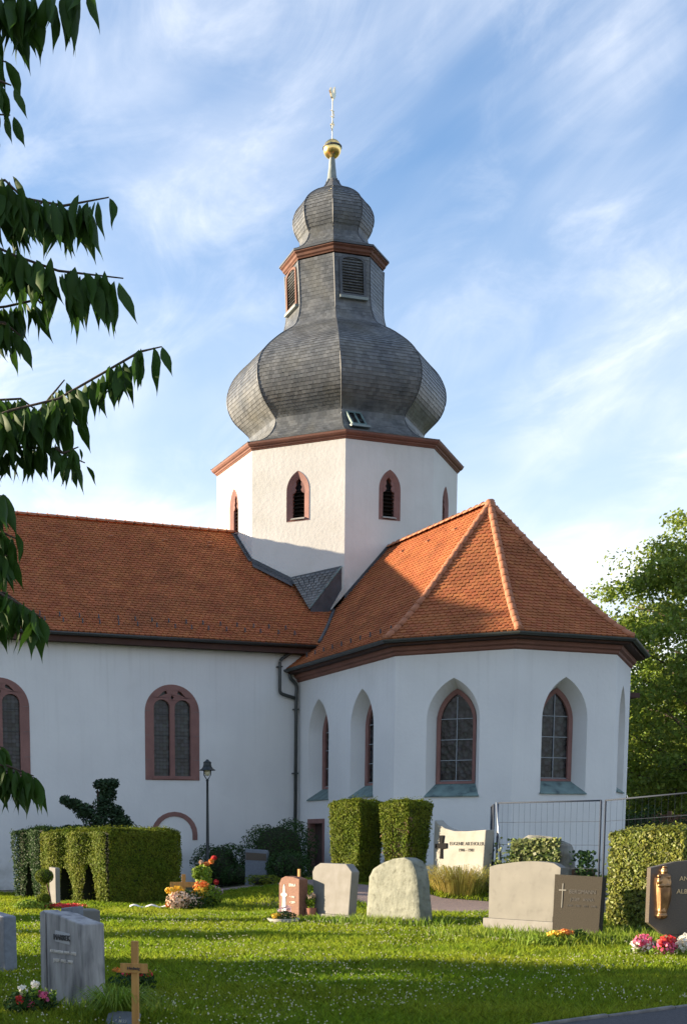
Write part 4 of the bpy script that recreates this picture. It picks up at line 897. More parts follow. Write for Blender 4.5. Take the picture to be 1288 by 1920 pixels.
# --- lawn: grass blades, clover, weeds
def lawn():
    n = 330000; d = 9.2+27*rng.random(n)**1.45; r = (rng.random(n)*.66-.21)*d; ok = np.ones(n, bool)
    X = CAM.x+RV.x*r+FH.x*d; Y = CAM.y+RV.y*r+FH.y*d
    # keep the paths clear
    def seg_side(px, py, a, c): return (c.x-a.x)*(py-a.y)-(c.y-a.y)*(px-a.x)
    ok &= seg_side(X, Y, KA, KB) > .03*(KB-KA).length
    for (a, a2), (c, c2) in zip(zip(PL, PL[1:]), zip(PR, PR[1:])):
        inside = np.ones(n, bool)
        for p, q in ((a, c), (c, c2), (c2, a2), (a2, a)): inside &= seg_side(X, Y, p, q) > 0
        ins2 = np.ones(n, bool)
        for p, q in ((a, c), (c, c2), (c2, a2), (a2, a)): ins2 &= seg_side(X, Y, p, q) < 0
        ok &= ~(inside | ins2)
    X, Y, d = X[ok], Y[ok], d[ok]; n = len(X); Z = np.array([gz(x, y) for x, y in zip(X, Y)])-.012
    pat = np.array([mnoise.noise((x*.9, y*.9, 0)) for x, y in zip(X, Y)])
    pat2 = np.array([mnoise.noise((x*3.1, y*3.1, 5)) for x, y in zip(X, Y)]); h = (.034+.05*rng.random(n)+.04*np.clip(pat, -.5, 1)+.06*np.clip(pat2, 0, 1)*rng.random(n))*(1+.012*(d-10)); w = .0042*(1+.075*(d-9)); a = rng.random(n)*2*np.pi; lean = rng.normal(0, .55, (n, 2))
    P = np.stack([X, Y, Z], 1); wx = np.stack([np.cos(a)*w, np.sin(a)*w, np.zeros(n)], 1); mid = P+np.stack([lean[:, 0]*h*.35, lean[:, 1]*h*.35, h*.6], 1); top = P+np.stack([lean[:, 0]*h, lean[:, 1]*h, h], 1)
    V = np.stack([P-wx, P+wx, mid+wx*.8, top, mid-wx*.8], 1); tag(npmesh('grass', V, 5, MT['grass']), 'short green lawn grass among the graves', 'grass', kind='stuff')
    # clover heads
    n = 6500; d = 9.6+15.5*rng.random(n)**1.15; r = (rng.random(n)*.64-.2)*d; x = CAM.x+RV.x*r+FH.x*d; y = CAM.y+RV.y*r+FH.y*d
    pat = np.array([mnoise.noise((a_*.55, b_*.55, 3)) for a_, b_ in zip(x, y)]); k = (pat > .10-.3*rng.random(len(x)))&(seg_side(x, y, KA, KB) > .03*(KB-KA).length); x, y, d = x[k], y[k], d[k]
    b = []; s = .0078*(1+.035*(d-10))*rng.uniform(.7, 1.2, len(x)); z = np.array([gz(i, j) for i, j in zip(x, y)])+.07+.03*rng.random(len(x)); c = np.stack([x, y, z], 1)
    ax = [np.array(q, float) for q in ((1, 0, 0), (0, 1, 0), (-1, 0, 0), (0, -1, 0))]; U = np.array((0, 0, 1.)); T_ = []
    for i in range(4):
        for sg in (1, -1): T_.append(np.stack([c+ax[i]*s[:, None], c+ax[(i+1) % 4]*s[:, None], c+U*sg*s[:, None]], 1))
    tag(npmesh('clover_flowers', np.concatenate(T_), 3, MT['clover']), 'small pale clover blossoms scattered over the lawn', 'clover', kind='stuff')
lawn()
def tufts():
    """taller weeds round the feet of stones and loose tufts in the lawn"""
    P = []; spots = [(4.2, 19.6, .9), (2.9, 22.9, .9), (3.5, 22.5, .8), (5.6, 18.5, .6), (6.4, 18.6, .8), (1.9, 23.2, .5), (-.1, 28.2, .5), (-.9, 11.2, .5), (-1.3, 12.6, .5), (6.0, 20.2, .7), (5.0, 18.6, .8)]
    V = []
    for r, d, s in spots:
        for k in range(900):
            q = rd(r+rng.normal(0, s*.45), d+rng.normal(0, s*.5)); z = gz(q.x, q.y); h = rng.uniform(.08, .24)*s**.5; a = rng.random()*6.28; w = .006; l = rng.normal(0, .35, 2)
            V += [(q.x-math.cos(a)*w, q.y-math.sin(a)*w, z-.01), (q.x+math.cos(a)*w, q.y+math.sin(a)*w, z-.01), (q.x+l[0]*h*.4+math.cos(a)*w, q.y+l[1]*h*.4+math.sin(a)*w, z+h*.6), (q.x+l[0]*h, q.y+l[1]*h, z+h), (q.x+l[0]*h*.4-math.cos(a)*w, q.y+l[1]*h*.4-math.sin(a)*w, z+h*.6)]
    tag(npmesh('weeds', np.array(V), 5, MT['weed']), 'taller uncut weeds round the feet of the gravestones', 'weeds', kind='stuff')
tufts()
def grass_clump(label, px, d, h, n, mt, spread=.25):
    g = col_ground(px, d); g.z -= .10 if spread > 1 else 0; t = thing('ornamental_grass', label, 'grass', g); V = []
    for k in range(n):
        a = rng.random()*6.28; s = spread*rng.random()**.5; l = rng.uniform(.2, 1.5); hh = h*rng.uniform(.55, 1.05); w = .006; b0 = np.array((math.cos(a)*s*.45, math.sin(a)*s*.45, 0)); o = np.array((math.cos(a), math.sin(a), 0)); sd = np.array((-math.sin(a), math.cos(a), 0))*w; up = np.array((0, 0, 1.))
        m1 = b0+o*hh*l*.28+up*hh*.6; m2 = b0+o*hh*l*.62+up*hh*.92; tp = b0+o*hh*l*1.0+up*hh*(.98-.25*l)
        V += [b0-sd, b0+sd, m1+sd, m1-sd, m1-sd, m1+sd, m2+sd*.7, m2-sd*.7, m2-sd*.7, m2+sd*.7, tp+sd*.15, tp-sd*.15]
    npmesh('blades', np.array(V), 4, MT[mt], t)
grass_clump('dry golden ornamental grass at the foot of the white carved stone', 862, 28.9, .72, 900, 'drygrass', 1.3)
grass_clump('soft green grass tuft beside the near wooden cross', 218, 10.6, .34, 500, 'weed', .2)

# ================================================================== GRAVESTONES
GR = rad(-75.5)
def stone_at(px, d): g = col_ground(px, d); return g
def gravestone(label, px, d, rz=GR, z=0, name='gravestone'): g = stone_at(px, d); g.z += z; return thing(name, label, 'gravestone', g, rz)
def slab_part(t, name, outline, y0, y1, m, bw=.015, holes=()): return bevel(B().prism(outline, y0, y1, holes).obj(name, m, t), bw)
# red granite stone with a lighthouse emblem
t = gravestone('small red granite gravestone with a pale lighthouse emblem', 542, 24.5)
slab_part(t, 'slab', [(-.31, -.05), (.31, -.05), (.31, .76), (.12, .80), (-.12, .81), (-.24, .77), (-.31, .66)], 0, .21, MT['red_granite'])
slab_part(t, 'lighthouse_emblem', [(-.20, .12), (-.08, .12), (-.095, .42), (-.05, .44), (-.05, .47), (-.11, .50), (-.12, .62), (-.14, .66), (-.16, .62), (-.17, .50), (-.23, .47), (-.23, .44), (-.185, .42)], -.012, .01, MT['pale_letter'], .003)
for i, (tx, z, s) in enumerate((('ERIKA', .62, .075), ('* 1941', .40, .06), ('+ 2009', .30, .06))): text_obj(tx, s, MT['pale_letter'], t, (.11, -.004, z))
# pale stone with cut corners
t = gravestone('pale limestone gravestone with cut corners on a low plinth', 622, 24.0)
slab_part(t, 'slab', [(-.50, .12), (.48, .12), (.56, .92), (.40, 1.06), (-.34, 1.07), (-.50, 1.0), (-.57, .9)], .0, .19, MT['pale_stone']); slab_part(t, 'plinth', [(-.62, -.05), (.56, -.05), (.56, .12), (-.62, .12)], -.05, .26, MT['pale_stone'])
# boulder
def rough_slab(t, name, outline, th, m, amp=.03, seed=0, cuts=3):
    b = B().prism(outline, 0, th); o = b.obj(name, m, t); bm = bmesh.new(); bm.from_mesh(o.data); bmesh.ops.triangulate(bm, faces=bm.faces[:])
    for _ in range(cuts): bmesh.ops.subdivide_edges(bm, edges=[e for e in bm.edges if e.calc_length() > .07], cuts=1, use_grid_fill=True); bmesh.ops.triangulate(bm, faces=bm.faces[:])
    bmesh.ops.smooth_vert(bm, verts=bm.verts, factor=.35, use_axis_x=True, use_axis_y=True, use_axis_z=True)
    for v in bm.verts:
        k = mnoise.fractal(v.co*5+Vector((seed, 0, 0)), 1, 2, 4); q = mnoise.noise_vector(v.co*2.2+Vector((seed, 3, 1))); v.co += Vector(q)*amp+Vector((0, -1 if v.co.y < th/2 else 1, 0))*k*amp*.7
    bm.to_mesh(o.data); bm.free(); o.data.polygons.foreach_set('use_smooth', [True]*len(o.data.polygons)); return o
t = gravestone('big rough pale boulder used as a gravestone in the middle of the lawn', 737, 22.7)
rough_slab(t, 'boulder', [(x*.90, z*.96) for x, z in [(-.80, -.08), (.78, -.08), (.76, .3), (.68, .7), (.60, 1.02), (.50, 1.18), (.30, 1.25), (.0, 1.23), (-.35, 1.14), (-.62, 1.02), (-.72, .88), (-.76, .5)]], .30, MT['boulder'], .016, 3)
# wide polished stone on its plinth
t = gravestone('wide polished pinkish gravestone with a shallow curved top', 982, 20.65)
arcp = [(.72-1.44*i/12, 1.08+.085*math.sin(math.pi*min(1, (i+1)/13)**.8)) for i in range(13)]
slab_part(t, 'slab', [(-.74, .22), (.60, .22), (.60, .30), (.70, .30), (.73, 1.07)]+arcp[1:-1]+[(-.745, 1.06)], 0, .14, MT['pink_stone'], .008); slab_part(t, 'plinth', [(-.84, -.1), (.72, -.1), (.72, .218), (-.84, .218)], -.03, .24, MT['pale_stone'])
# tooled granite with an incised cross
t = gravestone('dark tooled granite gravestone with a thin incised cross', 1080, 19.3); t.rotation_euler = (rad(-3), 0, GR+rad(6))
slab_part(t, 'slab', [(-.40, -.08), (.40, -.08), (.415, .96), (-.415, .985)], 0, .11, MT['textured'], .006)
slab_part(t, 'cross_relief', [(-.264, .48), (-.246, .48), (-.246, .738), (-.19, .738), (-.19, .757), (-.246, .757), (-.246, .85), (-.264, .85), (-.264, .757), (-.32, .757), (-.32, .738), (-.264, .738)], -.010, .01, MT['pink_stone'], .002)
for i, (tx, z, s, x) in enumerate((('BERGMANN', .70, .085, .09), ('JOSEF   ANNA', .59, .065, .09), ('1904 - 1984   1911 - 1990', .50, .048, .09))): text_obj(tx, s, MT['dark_letter'], t, (x, -.003, z), depth=.004)
# white carved stone with cast iron cross
t = gravestone('white carved stone with swept top, black cross and inscription', 861, 29.6)
sw = [(-.83, 1.52), (-.70, 1.42), (-.5, 1.32), (-.2, 1.255), (.2, 1.25), (.78, 1.28)]
slab_part(t, 'slab', [(-.84, -.1), (.70, -.1), (.72, .5), (.78, 1.28)]+sw[::-1][1:]+[(-.86, 1.0)], 0, .28, MT['white_marble'], .02)
cb = slab_part(t, 'iron_cross', [(-.62, .62), (-.54, .62), (-.55, .84), (-.40, .86), (-.40, .98), (-.53, .98), (-.50, 1.16), (-.66, 1.16), (-.63, .98), (-.78, .96), (-.78, .86), (-.61, .86)], -.03, .01, MT['iron_black'], .008)
text_obj('EUGENIE ARTHOLER', .115, MT['dark_letter'], t, (.20, -.004, .93)); text_obj('1906 - 1981', .10, MT['dark_letter'], t, (.20, -.004, .79))
# ivy-covered rock
t = gravestone('rough grey rock overgrown with variegated ivy near the site fence', 1008, 28.6, rad(-55)); t.scale = (1.2, 1.1, 1.0)
rough_slab(t, 'rock', [(-.58, -.1), (.62, -.1), (.60, .6), (.52, 1.1), (.30, 1.22), (-.2, 1.30), (-.42, 1.15), (-.55, .7)], .42, MT['boulder2'], .06, 9)
iv = np.stack([rng.uniform(-.52, .40, 2600), rng.normal(-.05, .04, 2600), rng.uniform(.02, 1.22, 2600)], 1); leaves('ivy', iv, np.tile((0, -1., .3), (len(iv), 1)), .075, MT['ivy'], t, .5, .85)
iv = np.stack([rng.normal(-.65, .16, 700), rng.normal(-.1, .12, 700), np.abs(rng.normal(.0, .42, 700))], 1); leaves('trailing_ivy', iv, np.tile((-.5, -1., .3), (len(iv), 1)), .07, MT['ivy'], t, .6, .85)
iv = np.stack([rng.normal(.85, .10, 500), rng.normal(.1, .12, 500), rng.uniform(.0, .95, 500)], 1); leaves('trailing_ivy', iv, np.tile((.5, -1., .3), (len(iv), 1)), .07, MT['darkleaf'], t, .6, .85)
# blue-grey stone by the bushes
t = gravestone('blue-grey gravestone standing between the dark bushes', 482, 36.9, rad(-40))
slab_part(t, 'slab', [(-.36, -.05), (.30, -.05), (.30, .92), (.26, .96), (-.36, 1.0)], 0, .2, MT['bluegrey']); slab_part(t, 'inscription_band', [(-.34, .68), (.28, .66), (.28, .86), (-.34, .9)], -.01, .01, MT['polished'], .003)
# narrow stone in the hedge niche
t = gravestone('narrow pale pinkish stone pillar in the niche of the left hedge', 99, 29.6, GR); slab_part(t, 'slab', [(-.15, -.05), (.15, -.05), (.15, .86), (-.15, .88)], 0, .12, MT['pale_stone'])
# near left double slab
SR = rad(-73)
t = gravestone('near weathered grey slab gravestone with faded lettering at lower left', 117, 11.7, SR)
slab_part(t, 'slab', [(-.30, -.06), (.35, -.06), (.34, .78), (.12, .81), (-.10, .85), (-.30, .865)], 0, .23, MT['slab'], .012)
slab_part(t, 'side_pillar', [(-.42, -.06), (-.315, -.06), (-.315, .86), (-.36, .875), (-.42, .855)], .0, .17, MT['slab'], .012); slab_part(t, 'crown_block', [(-.42, .0), (-.22, .0), (-.22, .905), (-.42, .885)], .235, .36, MT['bluegrey'], .008)
slab_part(t, 'name_plate', [(-.13, .60), (.12, .58), (.12, .68), (-.13, .70)], -.008, .01, MT['grey_letter'], .003)
text_obj('MARREK', .075, MT['dark_letter'], t, (-.005, -.012, .615)); text_obj('KATHARINA 1919 - 1978', .042, MT['pale_letter'], t, (.0, -.004, .49)); text_obj('JOSEF  1912 - 1990', .042, MT['pale_letter'], t, (.0, -.004, .41))
# two more stones behind it and one cut by the frame
t = gravestone('low block gravestone with sunlit left face behind the near slab', 168, 15.8, rad(-8)); slab_part(t, 'slab', [(-.17, -.05), (.13, -.05), (.13, .67), (-.17, .68)], 0, .42, MT['pink_stone'])
t = gravestone('dark slender gravestone cut off by the left edge', -4, 14.6, SR); slab_part(t, 'slab', [(-.3, -.05), (.13, -.05), (.13, .66), (-.3, .7)], 0, .16, MT['bluegrey'])
# stone with bronze figure at the right edge
t = gravestone('polished dark gravestone with bronze mother and child at the right edge', 1320, 17.1, rad(-22))
mad = t; slab_part(t, 'slab', [(-.52, .24), (.55, .24), (.72, .40), (.72, 1.14), (.40, 1.22), (.0, 1.25), (-.40, 1.21), (-.72, 1.13), (-.72, .40)], 0, .15, MT['polished'], .006); slab_part(t, 'foot', [(-.44, .14), (.46, .14), (.46, .238), (-.44, .238)], -.02, .18, MT['polished'], .006); slab_part(t, 'plinth', [(-.80, -.08), (.80, -.08), (.80, .138), (-.80, .138)], -.10, .28, MT['polished'], .008)
text_obj('ANNA', .085, MT['gold_letter'], t, (-.335, -.004, .96), align='LEFT'); text_obj('ALBRECHT', .085, MT['gold_letter'], t, (-.365, -.004, .79), align='LEFT')
def figure():
    b = B(); x0 = -.56
    def ell(c, r, n=10):
        b.lathe([(math.sin(math.pi*i/n)*1.0+1e-4, -math.cos(math.pi*i/n)) for i in range(n+1)], 12); k = 12*(n+1)
        for i in range(len(b.V)-k, len(b.V)): v = b.V[i]; b.V[i] = (x0+c[0]+v[0]*r[0], c[1]+v[1]*r[1], c[2]+v[2]*r[2])
    ell((0, -.06, .50), (.075, .06, .05)); ell((0, -.06, .56), (.065, .055, .08))       # crescent foot
    k0 = len(b.V); n_ = 20                                                                   # robe with soft folds
    for i in range(13):
        z = .57+i*.036; q = i/12; r0 = .066+.030*math.sin(math.pi*q*.85)+.004*q
        for j in range(n_):
            a = 2*math.pi*j/n_; rr = r0*(1+.10*math.cos(6*a+.8*q)*(1-q*.8)); b.V.append((x0+.012*math.sin(q*4)+rr*math.cos(a), -.06+rr*.72*math.sin(a), z))
    b.F += [(k0+i*n_+j, k0+i*n_+(j+1) % n_, k0+(i+1)*n_+(j+1) % n_, k0+(i+1)*n_+j) for i in range(12) for j in range(n_)]+[tuple(range(k0+n_-1, k0-1, -1)), tuple(range(k0+12*n_, k0+13*n_))]
    ell((.012, -.065, 1.01), (.085, .055, .055)); ell((.005, -.07, 1.085), (.036, .04, .048)); ell((.005, -.055, 1.09), (.048, .04, .055)); ell((.005, -.075, 1.145), (.035, .035, .018))
    ell((-.065, -.10, .955), (.035, .035, .055)); ell((-.075, -.105, 1.025), (.026, .027, .030)); ell((-.04, -.11, .90), (.05, .025, .022)); ell((.07, -.085, .93), (.026, .03, .07)); ell((.03, -.115, .90), (.045, .02, .02))
    ell((.07, -.05, .78), (.03, .04, .20))
    o = b.obj('bronze_figure', MT['bronze'], mad, True); md = o.modifiers.new('r', 'REMESH'); md.mode = 'VOXEL'; md.voxel_size = .008; md.use_smooth_shade = True
figure()
def candle_vase():
    g = mad.matrix_basis @ Vector((-.22, -.26, 0)); t = thing('grave_lantern', 'small dark grave lantern on the plinth of the figure stone', 'lantern', (g.x, g.y, gz(g.x, g.y)+.13), rad(-22))
    B().box(-.05, .05, -.05, .05, 0, .018).box(-.05, .05, -.05, .05, .15, .165).obj('frame', MT['iron_black'], t)
    for sx in (-1, 1):
        for sy_ in (-1, 1): B().box(sx*.045-.006, sx*.045+.006, sy_*.045-.006, sy_*.045+.006, .018, .15).obj('post', MT['iron_black'], t)
    B().box(-.036, .036, -.036, .036, .02, .148).obj('glass', MT['lampglass'], t)
candle_vase()
# ================================================================== CROSSES, FLOWERS
def wood_cross(label, px, d, h, aw, az, w, rz, txt=None):
    t = thing('wooden_cross', label, 'cross', col_ground(px, d), rz); bevel(B().box(-w/2, w/2, -w*.35, w*.35, -.1, h).obj('post', MT['wood'], t), .004); bevel(B().box(-aw/2, aw/2, -w*.35-.012, -w*.35-.001, az-.5*w, az+w*.9).obj('crossbar', MT['wood'], t), .003)
    if txt: text_obj(txt, .035, MT['dark_letter'], t, (0, -w*.35-.014, az))
    return t
wood_cross('near yellow wooden cross standing in the shaded grass', 252, 10.3, .73, .235, .50, .056, rad(-38), 'Hedwig')
wood_cross('yellow wooden cross behind the heap of funeral flowers', 345, 28.5, .745, .60, .50, .085, rad(-22))
t = thing('wooden_cross', 'thin wooden cross post sticking up behind the red granite stone', 'cross', col_ground(561, 25.4), rad(-60)); B().box(-.025, .025, -.02, .02, 0, .92).obj('post', MT['wood'], t); B().box(-.12, .12, -.033, -.0205, .55, .61).obj('crossbar', MT['wood'], t)
def flowers(name, label, cat, loc, parts, pot=None, rz=0):
    """parts: (material, n, centre, radii, petal size)"""
    t = thing(name, label, cat, loc, rz)
    for nm, m, n, c, r, s in parts:
        p, q = ell_pts(n, c, r, .5); k = p[:, 2] > .005; leaves(nm, p[k], q[k], s, MT[m], t, .45 if nm == 'blossoms' else .7, .9 if nm == 'blossoms' else .5)
    if pot: B().lathe([(pot[0]*.75, 0), (pot[0]*.8, .01), (pot[0], pot[1]), (pot[0]*.9, pot[1]), (pot[0]*.8, pot[1]-.02), (0, pot[1]-.02)], 14).obj('pot', MT[pot[2]], t, True)
    return t
fm = lambda px, d: col_ground(px, d)
F_ = 'foliage'; K_ = 'blossoms'
flowers('flower_arrangement', 'heap of yellow, cream and orange funeral flowers beside the left hedge', 'flowers', fm(362, 27.9), [(F_, 'darkleaf', 1800, (.0, 0, .18), (.62, .4, .26), .07), (F_, 'weed', 900, (.35, -.1, .3), (.3, .25, .24), .07), (K_, 'cream', 560, (-.36, -.22, .22), (.34, .18, .20), .05), (K_, 'cream', 120, (-.05, -.3, .2), (.2, .1, .16), .045), (K_, 'yellow', 260, (-.42, 0, .42), (.22, .12, .10), .05), (K_, 'orange_p', 260, (.18, -.05, .46), (.20, .15, .18), .06), (K_, 'yellow', 200, (.12, -.15, .36), (.2, .12, .14), .06), (K_, 'lilac', 260, (.52, 0, .38), (.18, .14, .11), .045), (K_, 'pink', 60, (-.42, .02, .26), (.06, .06, .12), .05), (K_, 'orange_p', 60, (-.6, -.1, .12), (.06, .05, .06), .05)])
flowers('flower_arrangement', 'tall spray of orange-red roses above the funeral flowers', 'flowers', fm(383, 29.2), [(F_, 'weed', 320, (.0, 0, .66), (.20, .16, .30), .09), (F_, 'weed', 200, (-.16, 0, .74), (.14, .10, .16), .08), (F_, 'weed', 160, (.04, 0, .4), (.08, .08, .3), .07), (K_, 'orange_p', 50, (.04, -.06, .93), (.07, .06, .05), .07), (K_, 'orange_p', 50, (.17, -.02, .99), (.06, .06, .05), .07), (K_, 'red', 46, (.24, -.02, 1.06), (.06, .05, .045), .06), (K_, 'cream', 30, (-.08, -.02, .97), (.05, .04, .04), .06), (K_, 'red', 50, (.26, -.1, .52), (.05, .05, .05), .06)], (.14, .26, 'pot'))
flowers('flower_arrangement', 'red bedding flowers in a low strip before the left hedge', 'flowers', fm(112, 27.6), [(F_, 'weed', 500, (0, 0, .05), (.65, .3, .07), .06), (K_, 'red', 420, (.05, -.05, .10), (.55, .22, .06), .05)])
flowers('shrub', 'low green ground plants left of the red bedding flowers', 'plants', fm(62, 27.4), [(F_, 'weed', 900, (0, 0, .1), (.42, .3, .16), .08)])
flowers('flower_bowl', 'stone bowl of heather and yellow pansies before the red granite stone', 'flowers', fm(532, 23.1), [(F_, 'darkleaf', 600, (0, 0, .13), (.26, .2, .10), .05), (K_, 'yellow', 70, (-.18, -.08, .15), (.09, .06, .05), .05), (K_, 'lilac', 160, (.05, .06, .25), (.16, .08, .08), .025)], (.30, .10, 'stone_dish'))
flowers('flower_pot', 'terracotta pot with pale flowers between the red and the pale stone', 'flowers', fm(583, 24.3), [(F_, 'weed', 220, (0, 0, .36), (.10, .1, .12), .05), (K_, 'cream', 90, (0, -.04, .44), (.09, .07, .08), .04)], (.11, .22, 'terracotta'))
flowers('flower_arrangement', 'pink and white flowers at the foot of the near grey slab', 'flowers', fm(52, 11.15), [(F_, 'darkleaf', 700, (0, 0, .10), (.24, .16, .12), .05), (F_, 'weed', 200, (.05, 0, .16), (.2, .12, .08), .05), (K_, 'red', 46, (-.11, -.08, .15), (.04, .03, .035), .035), (K_, 'pink', 60, (.10, -.08, .17), (.05, .035, .055), .035), (K_, 'pink', 40, (-.02, -.1, .11), (.04, .03, .03), .032), (K_, 'white', 40, (-.06, 0, .22), (.05, .04, .045), .035), (K_, 'white', 26, (.06, .03, .26), (.04, .03, .035), .032)])
flowers('flower_arrangement', 'red flowers growing behind the near wooden cross', 'flowers', fm(246, 12.9), [(F_, 'darkleaf', 500, (0, 0, .10), (.26, .2, .12), .05), (K_, 'red', 80, (.05, -.05, .20), (.18, .1, .05), .035), (K_, 'orange_p', 30, (-.16, 0, .24), (.06, .05, .03), .032)])
flowers('flower_arrangement', 'yellow and orange flowers before the tooled granite stone', 'flowers', fm(1048, 18.35), [(F_, 'weed', 900, (0, 0, .07), (.5, .3, .10), .06), (K_, 'yellow', 160, (-.06, -.05, .17), (.14, .1, .04), .05), (K_, 'orange_p', 120, (.12, -.02, .18), (.13, .1, .05), .05), (F_, 'darkleaf', 200, (.35, 0, .1), (.14, .1, .12), .06)])
fl = [('red and white begonias left of the lantern stone plinth', 1204, 16.7, 'white', 'pink'), ('deep pink begonias in front of the figure stone plinth', 1250, 16.5, 'pink', 'red'), ('white begonias at the right edge before the figure stone', 1288, 16.6, 'white', 'white')]
for l, px, d, c1, c2 in fl: flowers('flower_arrangement', l, 'flowers', fm(px, d), [(F_, 'weed', 380, (0, 0, .07), (.2, .16, .09), .05), (K_, c1, 190, (.0, -.03, .13), (.17, .13, .11), .045), (K_, c2, 150, (.0, -.05, .20), (.14, .10, .10), .045)])
t = thing('ribbon', 'white wreath ribbon lying on the grass by the funeral flowers', 'ribbon', fm(290, 28.2), rad(-20)); b = B(); V = []
for i in range(15):
    x = -.55+i*.08; z = .05+.03*math.sin(i*1.3); V += [(x, -.05+.03*math.sin(i*.8), z), (x, .06+.03*math.sin(i*.8), z+.03)]
o = b.add(V, [(2*i, 2*i+1, 2*i+3, 2*i+2) for i in range(14)]).obj('band', MT['ribbon'], t, True); o.modifiers.new('s', 'SOLIDIFY').thickness = .004
B().poly([(.55, -.02, 0), (.72, -.02, 0), (.70, 0, .32), (.62, 0, .30)]).obj('bow', MT['ribbon'], t).modifiers.new('s', 'SOLIDIFY').thickness = .02

# ================================================================== STREET LAMP
def lamp():
    g = col_ground(389.9, 37.2); h = at_depth(390.6, 1424, 37.2).z-g.z; t = thing('street_lamp', 'slim dark green street lamp in front of the nave wall', 'street lamp', g)
    B().lathe([(.10, -.05), (.10, .03), (.075, .06), (.075, .55), (.052, .6), (.045, h*.42), (.036, h*.7), (.033, h-.62), (.045, h-.60), (.045, h-.57), (.0, h-.57)], 10).obj('post', MT['iron'], t, True)
    b = B()
    for sx in (-1, 1): b.tube([(0, 0, h-.58), (sx*.05, 0, h-.52), (sx*.10, 0, h-.44), (sx*.105, 0, h-.30)], .015, 6)
    b.obj('yoke', MT['iron'], t, True)
    B().lathe([(.0, h-.47), (.05, h-.46), (.085, h-.40), (.09, h-.30), (.0, h-.30)], 12).obj('glass_bowl', MT['lampglass'], t, True)
    B().lathe([(.0, h-.305), (.10, h-.305), (.235, h-.315), (.235, h-.30), (.16, h-.25), (.125, h-.20), (.13, h-.18), (.115, h-.17), (.11, h-.09), (.12, h-.08), (.09, h-.06), (.05, h-.03), (.03, h), (0, h)], 14).obj('cap', MT['iron'], t, False)
lamp()
# ================================================================== SITE FENCE
def fence_panel(label, A, Bq, h, lean=0):
    A, Bq = Vector(A), Vector(Bq); d = Bq-A; L = Vector((d.x, d.y, 0)).length; t = thing('fence_panel', label, 'fence', A, math.atan2(d.y, d.x), 'temporary fence panels'); sl = d.z/L
    z = lambda x: sl*x
    for x, r in ((.02, .021), (L-.02, .021)): B().tube([(x, 0, z(x)), (x, 0, z(x)+h)], r, 8).obj('upright', MT['wire'], t, True)
    for zz in (h-.01, .22): B().tube([(.02, 0, z(0)+zz), (L-.02, 0, z(L)+zz)], .017, 8).obj('rail', MT['wire'], t, True)
    b = B(); n = int(L/.15)
    for i in range(1, n): x = L*i/n; b.tube([(x, 0, z(x)+.22), (x, 0, z(x)+h-.01)], .0028, 4, False)
    for zz in (.55, 1.05, 1.55): b.tube([(0, -.006, z(0)+zz), (L, -.006, z(L)+zz)], .0045, 4, False)
    tag(b.obj('wire_mesh', MT['wire'], t), kind='stuff')
    B().box(-.12, .12, -.32, .32, z(0), z(0)+.13).obj('concrete_foot', MT['kerb'], t); return t
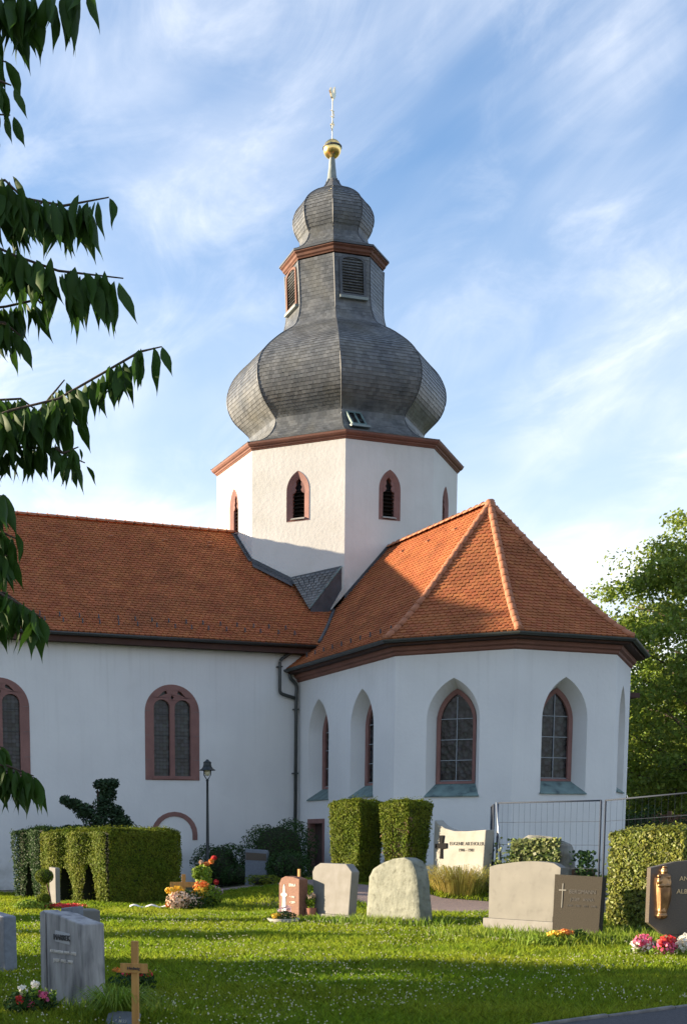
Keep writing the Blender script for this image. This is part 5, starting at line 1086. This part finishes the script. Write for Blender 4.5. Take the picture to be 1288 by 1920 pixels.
def fences():
    a = at_depth(932, 1505, 29.6); b_ = at_depth(1128, 1500, 27.4); c = at_depth(1330, 1482, 25.4); e = at_depth(921, 1512, 31.6); H = 2.0
    D = lambda p: (p.x, p.y, p.z-H)
    fence_panel('temporary mesh fence panel in front of the apse', D(a), D(b_), H); fence_panel('temporary mesh fence panel running off to the right edge', D(b_+Vector((.05, -.03, 0))), D(c), H); fence_panel('temporary mesh fence panel turning back towards the church', D(a+Vector((-.06, .04, -.03))), D(e), H)
    for p, l in ((a, 'pale steel clamp pole leaning against the near fence corner'),):
        q = at_depth(930.5, 1504, 29.3); q2 = at_depth(941, 1650, 29.3); t = thing('steel_pole', l, 'pole', (q2.x, q2.y, q2.z)); B().tube([(0, 0, 0), tuple(Vector(q)-Vector(q2))], .022, 8).obj('tube', MT['steel'], t, True)
fences()
# kerbed grave beds behind the ivy rock, boundary wall
t = thing('grave_border', 'pale stone grave border below the fence right of the ivy rock', 'grave border', col_ground(1095, 26.3), rad(-20)); bevel(B().box(-.65, .65, -.1, .1, -.05, .30).obj('front_stone', MT['pale_stone'], t), .02); bevel(B().box(-.68, -.56, .1, 1.2, -.05, .34).obj('side_stone', MT['pale_stone'], t), .02); bevel(B().box(.05, .13, -.14, -.1, -.05, .33).obj('marker_post', MT['terracotta'], t), .01)
t = thing('timber_stack', 'low brown timber stack against the apse wall behind the fence', 'timber', col_ground(1072, 28.6), rad(-10)); B().box(-.55, .45, -.2, .2, .35, .55).obj('top_board', MT['post_wood'], t); B().box(-.5, .4, -.15, .15, -.05, .35).obj('base_block', MT['kerb'], t)
def bwall():
    a = col_ground(1196, 46); b_ = col_ground(1420, 43); d = b_-a; L = d.length; t = thing('boundary_wall', 'low brown brick boundary wall at the right edge behind the fence', 'wall', a, math.atan2(d.y, d.x)); H = at_depth(1240, 1527, 45).z-a.z
    B().box(0, L, .02, .26, -.3, H-.08).obj('mortar_core', MT['kerb'], t); b = B(); z = 0; i = 0
    while z < H-.16:
        x = -.12*(i % 2)
        while x < L: b.box(max(0, x), min(L, x+.235), random.uniform(-.006, .004), .03, z, z+.068); x += .245
        z += .078; i += 1
    tag(b.obj('bricks', MT['brick'], t, fix=False), kind='stuff'); bevel(B().box(-.05, L+.05, -.06, .34, H-.08, H).obj('coping', MT['brick'], t), .01)
    for k in range(3): x = 1.05+k*2.2; B().box(x, x+.12, -.14, -.03, -.2, H+.12).obj('timber_post', MT['post_wood'], t)
bwall()

t = thing('grave_plaque', 'small blue-grey plaque lying in the grass left of the near cross', 'plaque', col_ground(222, 10.35), rad(-45)); t.rotation_euler = (rad(-35), 0, rad(-45))
bevel(B().box(-.14, .14, -.02, .03, -.03, .16).obj('slab', MT['bluegrey'], t), .006); text_obj('* 1932', .04, MT['grey_letter'], t, (0, -.022, .05))
